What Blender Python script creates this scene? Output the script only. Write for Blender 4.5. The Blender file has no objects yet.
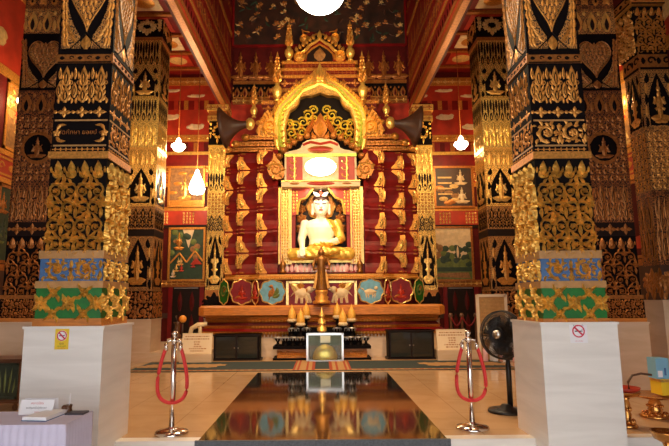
import bpy, bmesh, math, random
from mathutils import Vector, Matrix
random.seed(7)
C = bpy.context.scene.collection
PI = math.pi
R_ = math.radians
# ------------------------------------------------------------------ camera and setting-out
CAM = Vector((0, 0, 1.33)); FPX = 520.0; TILT = R_(8.4); ROLL = R_(.45); PPX = 321.
cd = bpy.data.cameras.new('camera'); cam = bpy.data.objects.new('camera', cd); C.objects.link(cam)
cd.shift_x = (334.5-PPX)/669; cd.sensor_width = 36; cd.lens = 36*FPX/669; cd.clip_start = .05; cd.clip_end = 200
bpy.context.scene.camera = cam
_f = Vector((0, math.cos(TILT), math.sin(TILT))); _R0 = Vector((1,0,0)); _U0 = _R0.cross(_f)
_r = _R0*math.cos(ROLL) - _U0*math.sin(ROLL); _u = _R0*math.sin(ROLL) + _U0*math.cos(ROLL)
cam.matrix_world = Matrix(((_r.x,_u.x,-_f.x,CAM.x),(_r.y,_u.y,-_f.y,CAM.y),(_r.z,_u.z,-_f.z,CAM.z),(0,0,0,1)))
def ray(px, py): return _f + _r*((px-PPX)/FPX) + _u*((223-py)/FPX)
def W(px, py, Y):
    d = ray(px, py); return CAM + d*(Y/d.y)
def WX(px, py, X):
    d = ray(px, py); return CAM + d*(X/d.x)
def WZ(px, py, z=0.):
    d = ray(px, py); return CAM + d*((z-CAM.z)/d.z)
def Z(py, Y, px=320.5): return W(px, py, Y).z
def S(py, Y):                       # metres per pixel at depth Y, image row py
    p = W(320.5, py, Y) - CAM; return p.dot(_f)/FPX
# ------------------------------------------------------------------ materials
M = {}
def mat(name, col, rough=.5, metal=0., var=0., scale=8., bump=0., emit=0., spec=.5, col2=None, coat=0., alpha=1., trans=0., stretch=None):
    m = bpy.data.materials.new(name); m.use_nodes = True
    nt = m.node_tree; b = nt.nodes['Principled BSDF']
    b.inputs['Base Color'].default_value = (*col, 1); b.inputs['Roughness'].default_value = rough
    b.inputs['Metallic'].default_value = metal; b.inputs['Specular IOR Level'].default_value = spec
    if coat: b.inputs['Coat Weight'].default_value = coat
    if alpha < 1: b.inputs['Alpha'].default_value = alpha
    if trans: b.inputs['Transmission Weight'].default_value = trans
    if emit:
        b.inputs['Emission Color'].default_value = (*col, 1); b.inputs['Emission Strength'].default_value = emit
    if var or bump or col2:
        tc = nt.nodes.new('ShaderNodeTexCoord'); no = nt.nodes.new('ShaderNodeTexNoise')
        src = tc.outputs['Object']
        if stretch:
            mp = nt.nodes.new('ShaderNodeMapping'); mp.inputs['Scale'].default_value = stretch
            nt.links.new(src, mp.inputs['Vector']); src = mp.outputs['Vector']
        nt.links.new(src, no.inputs['Vector']); no.inputs['Scale'].default_value = scale; no.inputs['Detail'].default_value = 5
        if var or col2:
            rp = nt.nodes.new('ShaderNodeValToRGB')
            c2 = col2 or tuple(max(0, c*(1-var)) for c in col)
            rp.color_ramp.elements[0].position = .35; rp.color_ramp.elements[1].position = .65
            rp.color_ramp.elements[0].color = (*c2, 1); rp.color_ramp.elements[1].color = (*col, 1)
            nt.links.new(no.outputs['Fac'], rp.inputs['Fac']); nt.links.new(rp.outputs['Color'], b.inputs['Base Color'])
        if bump:
            bp = nt.nodes.new('ShaderNodeBump'); bp.inputs['Strength'].default_value = bump; bp.inputs['Distance'].default_value = .02
            nt.links.new(no.outputs['Fac'], bp.inputs['Height']); nt.links.new(bp.outputs['Normal'], b.inputs['Normal'])
    M[name] = m; return m
mat('gold', (1.,.62,.17), .3, .7, .4, 30, .3)
mat('gold_bright', (1.,.66,.16), .28, .65, .25, 20, .15)
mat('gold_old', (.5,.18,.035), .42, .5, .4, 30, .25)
mat('gold_lit', (1.,.68,.24), .28, .7, .35, 25, .25)  # paler copy of gold, the look of lit gilding put into the colour
mat('gold_leaf', (.78,.34,.06), .38, .55, .4, 40, .25)
mat('gilt_green', (.6,.72,.1), .35, .35, .4, 30, .1)
mat('gilt_yellow_lit', (1.,.85,.12), .35, .3, .3, 20, .1)  # yellow cast of the light on the arch scrolls, put into the colour
mat('bronze', (.3,.12,.025), .35, .6, .3, 20)
mat('brass', (.72,.33,.08), .25, .85, .2, 14)
mat('black', (.006,.004,.004), .6, 0, spec=.06)
mat('black_brown', (.014,.006,.004), .5, spec=.2)
mat('red', (.21,.004,.004), .45, 0, .35, 5, spec=.35)
mat('red_bright', (.5,.035,.012), .45, 0, .3, 4)
mat('red_dark', (.10,.006,.005), .6, 0, .3, 5, spec=.2)
mat('blue', (.06,.15,.34), .5, 0, .25, 14)
mat('blue_sky', (.16,.4,.55), .5, 0, .3, 10)
mat('green', (.008,.17,.02), .45, 0, .25, 14)
mat('green_olive', (.15,.2,.04), .5, 0, .4, 12)
mat('green_dark', (.025,.06,.03), .5, 0, .4, 9)
mat('cream', (.8,.62,.36), .5, 0, .2, 10)
mat('white', (.8,.76,.7), .45, 0, .08, 10)
mat('pink', (.85,.5,.52), .5)
mat('gold_tier', (1.,.54,.09), .3, .5, .5, 22, .35)
mat('tan', (.52,.27,.09), .4, .15, .2, 18, .1)
mat('wood', (.68,.23,.03), .5, 0, .35, 6, .05, stretch=(1,8,8))
mat('wood_dark', (.13,.05,.018), .35, 0, .4, 6)
mat('brown', (.07,.025,.012), .5, 0, .3, 6)
mat('chrome', (.78,.72,.66), .18, 1.)
mat('silver', (.6,.58,.55), .28, .9)
mat('rope_red', (.72,.03,.03), .55, 0, .15, 60, .2)
mat('cloth', (.62,.58,.74), .8, 0, .06, 6)
mat('paper', (.85,.84,.86), .6)
mat('paper_cream', (.8,.65,.46), .6)
mat('ink', (.05,.04,.05), .6)
mat('ink_red', (.55,.06,.06), .6)
mat('sign_yellow', (.8,.55,.02), .5)
mat('sign_red', (.6,.02,.06), .5)
mat('plastic_black', (.012,.011,.012), .4)
mat('glass_dark', (.015,.017,.015), .08, 0, spec=.8)
mat('cabinet_green', (.035,.055,.035), .3, 0, .4, 10)
mat('glass', (.85,.95,.9), .03, 0, trans=.95, spec=.15); M['glass'].node_tree.nodes['Principled BSDF'].inputs['IOR'].default_value = 1.12
mat('tissue_blue', (.2,.45,.62), .5)
mat('skin_white', (.93,.84,.66), .35, 0, .04, 6)
mat('hair_dark', (.06,.02,.012), .5)
mat('robe', (1.,.66,.12), .26, .55, .2, 12, .2)
mat('lips', (.5,.02,.03), .4)
mat('orange_gold', (.95,.5,.08), .5, .15, .3, 40, .3)
mat('orange', (.85,.32,.03), .5)
mat('cloud_gold', (.75,.48,.16), .5, .1, .3, 20)
mat('mural_brown', (.2,.09,.03), .6, 0, .5, 14, col2=(.35,.17,.05))
mat('mural_dark', (.02,.012,.008), .5, 0, col2=(.06,.02,.01), scale=3)
mat('lamp', (1.,.93,.78), .4, emit=9.)
mat('lamp_warm', (1.,.85,.55), .4, emit=12.)
mat('lamp_hot', (1.,.95,.85), .4, emit=14.)
mat('granite', (.012,.011,.011), .08, 0, spec=.95, col2=(.03,.027,.026), scale=120, coat=.6); M['granite'].node_tree.nodes['Principled BSDF'].inputs['Coat IOR'].default_value = 1.9; M['granite'].node_tree.nodes['Principled BSDF'].inputs['Coat Roughness'].default_value = .06
mat('granite_rough', (.05,.06,.075), .5, 0, col2=(.10,.12,.14), scale=90)
mat('carpet', (.03,.05,.055), .95, 0, .3, 60, .2)
mat('carpet_tan', (.42,.24,.1), .95, 0, .2, 60)
mat('carpet_red', (.3,.05,.02), .95)
def marble(name, c1, c2, rough, tile=None, ax=(1,1,3)):
    m = bpy.data.materials.new(name); m.use_nodes = True; nt = m.node_tree; b = nt.nodes['Principled BSDF']
    tc = nt.nodes.new('ShaderNodeTexCoord'); mp = nt.nodes.new('ShaderNodeMapping'); mp.inputs['Scale'].default_value = ax
    mp.inputs['Rotation'].default_value = (.1,.25,.1)
    no = nt.nodes.new('ShaderNodeTexNoise'); no.inputs['Scale'].default_value = 2.2; no.inputs['Detail'].default_value = 9; no.inputs['Distortion'].default_value = .7
    rp = nt.nodes.new('ShaderNodeValToRGB'); rp.color_ramp.elements[0].position = .35; rp.color_ramp.elements[1].position = .62
    rp.color_ramp.elements[0].color = (*c2,1); rp.color_ramp.elements[1].color = (*c1,1)
    nt.links.new(tc.outputs['Object'], mp.inputs['Vector']); nt.links.new(mp.outputs['Vector'], no.inputs['Vector']); nt.links.new(no.outputs['Fac'], rp.inputs['Fac'])
    out = rp.outputs['Color']
    if tile:
        br = nt.nodes.new('ShaderNodeTexBrick'); br.offset = 0
        br.inputs['Scale'].default_value = 1; br.inputs['Brick Width'].default_value = tile; br.inputs['Row Height'].default_value = tile
        br.inputs['Mortar Size'].default_value = .004; br.inputs['Color1'].default_value = (1,1,1,1); br.inputs['Color2'].default_value = (.93,.93,.93,1); br.inputs['Mortar'].default_value = (.6,.55,.5,1)
        nt.links.new(tc.outputs['Object'], br.inputs['Vector'])
        mx = nt.nodes.new('ShaderNodeMix'); mx.data_type = 'RGBA'; mx.blend_type = 'MULTIPLY'; mx.inputs['Factor'].default_value = 1
        nt.links.new(out, mx.inputs[6]); nt.links.new(br.outputs['Color'], mx.inputs[7]); out = mx.outputs[2]
    nt.links.new(out, b.inputs['Base Color']); b.inputs['Roughness'].default_value = rough
    M[name] = m
marble('marble_floor', (.66,.44,.25), (.58,.37,.2), .16, .8, (1,1,1))
marble('marble_plinth', (.86,.83,.78), (.77,.74,.69), .3, None, (.5,.5,4))
marble('marble_warm', (.70,.52,.36), (.62,.44,.28), .3, None, (.6,.6,3))
def filigree(name, fg, bg, p, q, scale, lo, hi, metal=.35, rough=.4):
    m = bpy.data.materials.new(name); m.use_nodes = True; nt = m.node_tree; b = nt.nodes['Principled BSDF']; N = nt.nodes.new; L = nt.links.new
    def mth(op,a,v=None,v2=None):
        k = N('ShaderNodeMath'); k.operation = op
        for i,x in enumerate((a,v,v2)):
            if x is None: continue
            if isinstance(x,(int,float)): k.inputs[i].default_value = x
            else: L(x,k.inputs[i])
        return k.outputs[0]
    tc = N('ShaderNodeTexCoord'); sp = N('ShaderNodeSeparateXYZ'); L(tc.outputs['Object'],sp.inputs[0])
    u = mth('PINGPONG',mth('ADD',sp.outputs[0],sp.outputs[1]),p); v = mth('PINGPONG',sp.outputs[2],q)
    cb = N('ShaderNodeCombineXYZ'); L(u,cb.inputs[0]); L(v,cb.inputs[1])
    no = N('ShaderNodeTexNoise'); no.inputs['Scale'].default_value = scale*.6; L(cb.outputs[0],no.inputs['Vector'])
    ad = N('ShaderNodeVectorMath'); ad.operation = 'MULTIPLY_ADD'; L(no.outputs['Color'],ad.inputs[0]); ad.inputs[1].default_value = (.9/scale,)*3; L(cb.outputs[0],ad.inputs[2])
    vo = N('ShaderNodeTexVoronoi'); vo.inputs['Scale'].default_value = scale; L(ad.outputs[0],vo.inputs['Vector'])
    rg = mth('SINE',mth('MULTIPLY',vo.outputs['Distance'],15.))
    rp = N('ShaderNodeValToRGB'); rp.color_ramp.elements[0].position = lo; rp.color_ramp.elements[1].position = hi
    rp.color_ramp.elements[0].color = (*bg,1); rp.color_ramp.elements[1].color = (*fg,1)
    L(mth('MULTIPLY_ADD',rg,.5,.5),rp.inputs['Fac']); L(rp.outputs['Color'],b.inputs['Base Color'])
    b.inputs['Metallic'].default_value = metal; b.inputs['Roughness'].default_value = rough
    M[name] = m
filigree('lai_leaf',(.55,.24,.05),(.012,.007,.006),.09,.13,26,.3,.42,.2,.55)
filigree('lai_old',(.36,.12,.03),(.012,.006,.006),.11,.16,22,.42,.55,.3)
filigree('lai_gold',(.95,.58,.14),(.05,.02,.008),.12,.17,22,.22,.34,.5,.35)
filigree('lai_bright',(1.,.72,.2),(.16,.07,.015),.09,.12,26,.2,.32,.5,.35)
filigree('lai_red',(.42,.13,.02),(.12,.006,.005),.3,.26,9,.8,.86,.2,.6)
# ------------------------------------------------------------------ mesh builder
class Fr:                           # a drawing frame on a surface: u to the right, v up, n outwards
    def __init__(s, o, u, v, n): s.o, s.u, s.v, s.n = Vector(o), Vector(u), Vector(v), Vector(n)
    def p(s, a, b, d=0.): return s.o + s.u*a + s.v*b + s.n*d
    def sh(s, a, b, d=0.): return Fr(s.p(a,b,d), s.u, s.v, s.n)
def front(x, y, z): return Fr((x,y,z), (1,0,0), (0,0,1), (0,-1,0))
def faceR(x, y, z): return Fr((x,y,z), (0,1,0), (0,0,1), (1,0,0))      # looks towards +X, starts at the near edge
def faceL(x, y, z): return Fr((x,y,z), (0,-1,0), (0,0,1), (-1,0,0))    # looks towards -X, starts at the far edge
class MB:
    def __init__(s): s.v, s.f, s.m, s.s = [], [], [], []
    def add(s, vs, fs, m, sm=False):
        b = len(s.v); s.v += [Vector(q) for q in vs]
        for f in fs: s.f.append([b+i for i in f]); s.m.append(m); s.s.append(sm)
    def box(s, x0,y0,z0,x1,y1,z1, m):
        x0,x1 = sorted((x0,x1)); y0,y1 = sorted((y0,y1)); z0,z1 = sorted((z0,z1))
        s.add([(x0,y0,z0),(x1,y0,z0),(x1,y1,z0),(x0,y1,z0),(x0,y0,z1),(x1,y0,z1),(x1,y1,z1),(x0,y1,z1)],
              [(3,2,1,0),(4,5,6,7),(0,1,5,4),(1,2,6,5),(2,3,7,6),(3,0,4,7)], m); return s
    def plate(s, F, pts, d0, d1, m):            # extruded outline
        n = len(pts)
        a = sum(pts[i][0]*pts[(i+1)%n][1]-pts[(i+1)%n][0]*pts[i][1] for i in range(n))
        if a < 0: pts = pts[::-1]
        s.add([F.p(*q,d1) for q in pts]+[F.p(*q,d0) for q in pts],
              [list(range(n))]+[list(range(2*n-1,n-1,-1))]+[(n+i,n+(i+1)%n,(i+1)%n,i) for i in range(n)], m); return s
    def rect(s, F, u0,v0,u1,v1, d0, d1, m): return s.plate(F, [(u0,v0),(u1,v0),(u1,v1),(u0,v1)], d0, d1, m)
    def ribbon(s, F, pts, w0, w1, d, m, lift=.0012):
        n = len(pts); vs = []
        for i,(a,b) in enumerate(pts):
            p, q = pts[max(0,i-1)], pts[min(n-1,i+1)]
            tx, ty = q[0]-p[0], q[1]-p[1]; L = math.hypot(tx,ty) or 1; px, py = ty/L, -tx/L
            t = i/(n-1); hw = .5*(w0+(w1-w0)*t)
            vs += [F.p(a-px*hw,b-py*hw,lift), F.p(a,b,lift+d*(1-.5*t)), F.p(a+px*hw,b+py*hw,lift)]
        fs = []
        for i in range(n-1):
            k = 3*i; fs += [(k+2,k+5,k+4,k+1),(k+1,k+4,k+3,k)]
        s.add(vs, fs, m); return s
    def leaf(s, F, u, v, w, h, ang, d, m, curl=0., n=4, lift=.0012, prof=None):
        P = prof or (.3,.85,1.,.62,.0)
        n = len(P)-1; a = ang; vs = []
        for i in range(n+1):
            hw = w*.5*P[i]; cx, sx = math.cos(a), math.sin(a)
            vs += [F.p(u-cx*hw, v+sx*hw, lift), F.p(u, v, lift+d*(.5 if i in (0,n) else 1)), F.p(u+cx*hw, v-sx*hw, lift)]
            u += math.sin(a)*h/n; v += math.cos(a)*h/n; a += curl/n
        fs = []
        for i in range(n):
            k = 3*i; fs += [(k+2,k+5,k+4,k+1),(k+1,k+4,k+3,k)]
        s.add(vs, fs, m); return s
    def dome(s, F, u, v, ru, rv, d, m, seg=10, lift=.0012):
        vs = [F.p(u,v,lift+d)]
        for k in range(seg):
            a = 2*PI*k/seg; vs.append(F.p(u+.6*ru*math.cos(a), v+.6*rv*math.sin(a), lift+d*.8))
        for k in range(seg):
            a = 2*PI*k/seg; vs.append(F.p(u+ru*math.cos(a), v+rv*math.sin(a), lift))
        fs = [(0,1+k,1+(k+1)%seg) for k in range(seg)]+[(1+k,1+seg+k,1+seg+(k+1)%seg,1+(k+1)%seg) for k in range(seg)]
        s.add(vs, fs, m, True); return s
    def spiral(s, F, u, v, r, a0, dr, turns, w0, w1, d, m, n=13):
        s.ribbon(F, [(u+r*(1-.8*t)*math.cos(a0+dr*turns*2*PI*t), v+r*(1-.8*t)*math.sin(a0+dr*turns*2*PI*t)) for t in [i/(n-1) for i in range(n)]], w0, w1, d, m); return s
    def flower(s, F, u, v, r, n, d, m, a0=0.):
        for k in range(n): s.leaf(F, u, v, r*.8, r, a0+2*PI*k/n, d, m, prof=(.3,1.,.9,.1))
        s.dome(F, u, v, r*.28, r*.28, d*1.3, m, 6); return s
    def lathe(s, prof, c, m, seg=20, sm=True, sc=(1,1)):
        vs, fs = [], []; c = Vector(c); n = len(prof)
        for r, z in prof:
            for k in range(seg):
                a = 2*PI*k/seg; vs.append(c+Vector((r*math.cos(a)*sc[0], r*math.sin(a)*sc[1], z)))
        for i in range(n-1):
            for k in range(seg):
                k2 = (k+1)%seg; fs.append((i*seg+k, i*seg+k2, (i+1)*seg+k2, (i+1)*seg+k))
        fs.append(list(range(seg-1,-1,-1))); fs.append([(n-1)*seg+k for k in range(seg)])
        s.add(vs, fs, m, sm); return s
    def tube(s, pts, r, m, seg=8, closed=False):
        pts = [Vector(p) for p in pts]; n = len(pts); vs, fs = [], []
        up = Vector((0,0,1))
        rr = r if isinstance(r,(list,tuple)) else [r]*n
        for i,p in enumerate(pts):
            t = (pts[(i+1)%n]-pts[i-1]) if closed else (pts[min(n-1,i+1)]-pts[max(0,i-1)])
            t.normalize(); a = t.cross(up)
            if a.length < .1: a = t.cross(Vector((1,0,0)))
            a.normalize(); b = a.cross(t)
            for k in range(seg):
                th = 2*PI*k/seg; vs.append(p+(a*math.cos(th)+b*math.sin(th))*rr[i])
        for i in range(n if closed else n-1):
            j = (i+1)%n
            for k in range(seg):
                k2 = (k+1)%seg; fs.append((i*seg+k, i*seg+k2, j*seg+k2, j*seg+k))
        if not closed: fs.append(list(range(seg-1,-1,-1))); fs.append([(n-1)*seg+k for k in range(seg)])
        s.add(vs, fs, m, True); return s
    def ball(s, c, r, m, seg=14, rings=8):
        rx, ry, rz = r if isinstance(r, (tuple,list)) else (r,r,r)
        pr = [(max(1e-4,math.sin(PI*i/rings)), -math.cos(PI*i/rings)) for i in range(rings+1)]
        c = Vector(c); vs, fs = [], []
        for q, z in pr:
            for k in range(seg):
                a = 2*PI*k/seg; vs.append(c+Vector((q*rx*math.cos(a), q*ry*math.sin(a), z*rz)))
        for i in range(rings):
            for k in range(seg):
                k2 = (k+1)%seg; fs.append((i*seg+k, i*seg+k2, (i+1)*seg+k2, (i+1)*seg+k))
        s.add(vs, fs, m, True); return s
    def text(s, F, txt, u, v, size, m, d=.002):
        cu = bpy.data.curves.new('lettering', 'FONT'); cu.body = txt; cu.size = size; cu.align_x = 'CENTER'; cu.align_y = 'CENTER'; cu.resolution_u = 3
        o = bpy.data.objects.new('lettering', cu); C.objects.link(o)
        dg = bpy.context.evaluated_depsgraph_get(); me = o.evaluated_get(dg).to_mesh()
        s.add([F.p(u+q.co.x, v+q.co.y, d) for q in me.vertices], [list(p.vertices) for p in me.polygons], m)
        o.evaluated_get(dg).to_mesh_clear(); bpy.data.objects.remove(o); bpy.data.curves.remove(cu); return s
    def build(s, name, parent=None, at=None):
        me = bpy.data.meshes.new(name)
        off = wloc(parent) if parent else (Vector(at) if at else Vector((0,0,0)))
        me.from_pydata([q-off for q in s.v], [], s.f)
        names = list(dict.fromkeys(s.m))
        for n in names: me.materials.append(M[n])
        ix = {n:i for i,n in enumerate(names)}
        me.polygons.foreach_set('material_index', [ix[n] for n in s.m]); me.polygons.foreach_set('use_smooth', s.s)
        me.update()
        o = bpy.data.objects.new(name, me); C.objects.link(o)
        if parent: o.parent = parent
        elif at: o.location = off
        return o
def wloc(o):
    p = Vector((0,0,0))
    while o: p = p + o.location; o = o.parent
    return p
def tag(o, label, cat, group=None):
    o['label'] = label; o['category'] = cat
    if group: o['group'] = group
    return o
def thing(name, loc, label, cat, group=None):
    o = bpy.data.objects.new(name, None); o.empty_display_size = .1; C.objects.link(o); o.location = loc
    return tag(o, label, cat, group)
def struct(mb, name): o = mb.build(name); o['kind'] = 'structure'; return o
def dup(root, loc, label, group=None):
    r = root.copy(); C.objects.link(r); r.location = loc; r['label'] = label
    if group: r['group'] = group
    for ch in root.children:
        c = ch.copy(); C.objects.link(c); c.parent = r
        for g in ch.children:
            d = g.copy(); C.objects.link(d); d.parent = c
    return r
# ------------------------------------------------------------------ ornament motifs: (mb, F, w, h, material, depth, second material)
def o_none(mb,F,w,h,m,d,g): pass
def fillleaves(mb,F,w,h,m,d,c,seed=1):
    rnd = random.Random(seed); nx = max(2,round(w/c)); ny = max(1,round(h/c))
    for j in range(ny):
        for i in range((nx+1)//2):
            a = rnd.uniform(0,6.28); u = (i+.5)*w/nx+rnd.uniform(-.15,.15)*c; v = (j+.5)*h/ny+rnd.uniform(-.15,.15)*c; k = rnd.choice((-1,1))*1.3; sz = rnd.uniform(.75,1.15)
            mb.leaf(F,u,v,c*.5*sz,c*1.0*sz,a,d,m,k); mb.leaf(F,w-u,v,c*.5*sz,c*1.0*sz,-a,d,m,-k)
def o_foliage(mb,F,w,h,m,d,g):
    nb = max(3, round(w/.125)); t = w/nb
    for i in range(nb):
        u = t*(i+.5)
        mb.leaf(F,u,h*.83,t*.6,h*.165,0,d,m); mb.leaf(F,u,h*.845,t*.22,h*.1,0,d*.5,m,lift=d)
        for sg in (-1,1):
            mb.leaf(F,u,h*.8,t*.34,h*.1,sg*.9,d*.8,m,-sg*.9); mb.leaf(F,u+sg*t*.5,h*.86,t*.2,h*.07,0,d*.6,m)
    rows = 4; cw = w/2; rh = h*.2
    for r in range(rows):
        v = h*(.71-.2*r); us = (cw*.5, cw*1.5) if r%2 == 0 else (cw*.06, cw, cw*1.94)
        for u in us:
            mb.flower(F,u,v,h*.058,6,d*1.3,m,r*.3); mb.leaf(F,u,v+h*.03,h*.05,h*.1,0,d,m); mb.leaf(F,u,v-h*.05,h*.05,h*.12,PI,d,m)
            for sg in (-1,1):
                x = u+sg*cw*.27
                if .0 < x < w:
                    mb.spiral(F,x,v-h*.06,h*.085,PI/2+sg*.6,-sg,1.25,h*.026,h*.012,d*.9,m,16)
                    mb.flower(F,x+sg*h*.006,v-h*.06,h*.032,5,d,m,r)
                    if r%2: mb.leaf(F,x-sg*cw*.1,v-h*.02,h*.036,h*.11,PI-sg*.3,d*1.2,m,sg*1.2)
                    mb.leaf(F,u+sg*cw*.1,v,h*.042,h*.11,sg*1.1,d,m,sg*.9); mb.leaf(F,x+sg*cw*.12,v-h*.1,h*.038,h*.09,sg*2.3,d,m,sg*.9)
                    mb.leaf(F,x,v+h*.015,h*.036,h*.09,-sg*.2,d,m,-sg*1.1); mb.leaf(F,x-sg*cw*.05,v-h*.14,h*.034,h*.075,-sg*2.4,d,m,1)
def o_vine(mb,F,w,h,m,d,g):
    n = max(2, round(w/h/1.1)); cw = w/n; r = min(h,cw)*.37
    for i in range(n):
        u = cw*(i+.5); sg = 1 if i%2 else -1
        mb.spiral(F,u,h*.5,r*1.15,PI/2*sg,sg,1.2,h*.17,h*.08,d*.9,m,18); fillleaves(mb,F.sh(u-cw*.5,h*.03),cw,h*.94,m,d*.6,h*.27,5)
        mb.flower(F,u,h*.5,h*.19,6,d*1.4,m,i)
        for a in (.3,1.,1.7,2.5,3.4,4.1,4.9,5.7):
            mb.leaf(F,u+r*.85*math.sin(a),h*.5+r*.85*math.cos(a),h*.17,h*.25,a+.7*sg,d,m,sg*1.1)
        for q in (0,PI): mb.leaf(F,u+cw*.5,h*(.06 if q == 0 else .94),h*.2,h*.4,q,d,m); 
        mb.flower(F,u+cw*.5 if i < n-1 else u-cw*.5,h*.5,h*.13,5,d,m)
def o_cross(mb,F,w,h,m,d,g):
    n = max(2, round(w/h/1.1)); cw = w/n
    for i in range(n+1):
        for (u,v,rr) in ((cw*i,h*.5,.26),(cw*(i+.5),h*.86,.17),(cw*(i+.5),h*.14,.17)):
            if 0 <= u <= w+1e-6:
                u = min(max(u,h*.12),w-h*.12)
                mb.flower(F,u,v,h*rr,6,d*1.2,m,i)
                for a in (.75,2.35,3.9,5.5): mb.leaf(F,u+h*.1*math.sin(a),v+h*.1*math.cos(a),h*.15,h*.3,a,d,m,.8)
def o_buds(mb,F,w,h,m,d,g):
    n = max(2, round(w/min(.17,h*.6))); t = w/n
    for i in range(n):
        u = t*(i+.5)
        for (uu,v0,hh,ww) in ((u,.44,.52,.46),(u,.04,.42,.5),(t*i,.16,.4,.36),(t*i,.62,.3,.22)):
            if uu < t*.1: uu = t*.12
            mb.leaf(F,uu,h*v0,t*ww,h*hh,0,d,m); mb.leaf(F,uu,h*(v0+.06),t*ww*.5,h*hh*.62,0,d*.4,g,lift=d); mb.leaf(F,uu,h*(v0+.08),t*ww*.25,h*hh*.45,0,d*.4,m,lift=d*1.5)
        for sg in (-1,1):
            for q in range(4):
                v = h*(.08+.13*q); mb.leaf(F,u+sg*t*.1,v,t*.16,h*.17,sg*(.9-.1*q),d,m,-sg*1.)
            mb.spiral(F,u+sg*t*.27,h*.53,t*.13,PI/2,-sg,1.1,t*.08,t*.04,d,m,10); mb.leaf(F,u+sg*t*.12,h*.6,t*.14,h*.16,sg*.5,d,m,-sg*.9); mb.leaf(F,u+sg*t*.3,h*.62,t*.12,h*.2,0,d,m)
            mb.leaf(F,u+sg*t*.36,h*.02,t*.16,h*.16,sg*.3,d,m,-sg)
def o_bud1(mb,F,w,h,m,d,g):
    n = max(3, round(w/h*1.6)); t = w/n
    for i in range(n):
        mb.leaf(F,t*(i+.5),h*.05,t*.7,h*.85,0,d,m); mb.leaf(F,t*(i+.5),h*.12,t*.3,h*.5,0,d,g,lift=d*1.3)
        mb.leaf(F,t*i,h*.1,t*.3,h*.45,0,d,m); mb.dome(F,t*i,h*.82,t*.12,h*.1,d,m,6)
def o_diam(mb,F,w,h,m,d,g):
    n = max(3, round(w/h*.9)); t = w/n
    for i in range(n):
        u = t*(i+.5)
        for a in (0,PI/2,PI,-PI/2): mb.leaf(F,u,h*.5,h*.3,(h if a in (0,PI) else t)*.42,a,d,m,prof=(.4,1,.1))
        mb.dome(F,t*i,h*.5,h*.14,h*.14,d,m,6)
def o_glyph(mb,F,w,h,m,d,g):
    n = max(4, round(w/h*1.1)); t = w/n
    mb.rect(F,0,0,w,h*.12,0,d,g); mb.rect(F,0,h*.88,w,h,0,d,g)
    for i in range(n):
        u = t*(i+.5)
        if i%2: mb.spiral(F,u,h*.5,h*.26,0,1,.9,h*.14,h*.08,d,g,8)
        else: mb.leaf(F,u-t*.3,h*.5,h*.4,t*.6,PI/2,d,g)
def o_carpet(mb,F,w,h,m,d,g,c=.085):
    nx = max(2, round(w/c)); ny = max(1, round(h/c)); a = w/nx; b = h/ny
    for j in range(ny):
        for i in range(nx):
            u, v = a*(i+.5), b*(j+.5)
            if (i+j)%2:
                for q in range(4): mb.leaf(F,u,v,a*.42,b*.52,q*PI/2+PI/4,d,m,.5,prof=(.3,1,.7,.05))
            else:
                mb.leaf(F,u,v-b*.46,a*.66,b*.94,0,d,m)
                mb.leaf(F,u,v-b*.2,a*.24,b*.4,0,d,g,lift=d*1.4)
def o_heart(mb,F,w,h,m,d,g):
    cx = w/2; pts = []
    def hp(t,k): 
        x = 16*math.sin(t)**3; y = 13*math.cos(t)-5*math.cos(2*t)-2*math.cos(3*t)-math.cos(4*t)
        return (cx+x/16*w*.37*k, h*.6+y/16*h*.37*k)
    pts = [hp(2*PI*i/40,1) for i in range(41)]
    mb.plate(F,[hp(2*PI*i/40,.93) for i in range(40)],0,d*.5,'lai_leaf'); mb.ribbon(F,pts[::-1],w*.03,w*.03,d,m)
    for j in range(8):
        n = (1,2,3,4,5,6,6,5)[j]; v = h*(.27+.072*j)
        for i in range(n): mb.leaf(F,cx+(i-(n-1)/2)*w*.095,v,w*.075,h*.08,0,d,m,lift=d*.5)
    for sg in (-1,1):
        mb.spiral(F,cx+sg*w*.14,h*.76,w*.1,PI/2,-sg,1.2,w*.03,w*.02,d*1.6,m); mb.spiral(F,cx+sg*w*.26,h*.7,w*.06,PI/2,-sg,1.2,w*.025,w*.015,d*1.6,m)
        mb.plate(F,[(cx+sg*w*x,h*y) for x,y in ((.1,.03),(.48,.03),(.48,.9),(.44,.92),(.42,.6),(.36,.42),(.26,.28),(.12,.16))],0,d*.45,'lai_leaf')
        mb.ribbon(F,[(cx,h*.2),(cx+sg*w*.12,h*.12),(cx+sg*w*.3,h*.03),(cx+sg*w*.48,0.01*h)],w*.05,w*.02,d*1.3,'black')
        for j in range(9):
            v = h*(.05+.095*j); uu = cx+sg*w*(.34+.012*j)
            for q in range(2): mb.leaf(F,uu+sg*q*w*.07,v,w*.075,h*.12,sg*(.5-.1*q),d,m,-sg*.9,lift=d*.4)
        for j in range(4): mb.leaf(F,cx+sg*w*(.17+.05*j),h*(.1+.05*j),w*.065,h*.1,sg*1.0,d,m,-sg*.8,lift=d*.4)
    mb.leaf(F,cx,0.02*h,w*.2,h*.15,0,d,m); 
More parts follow.
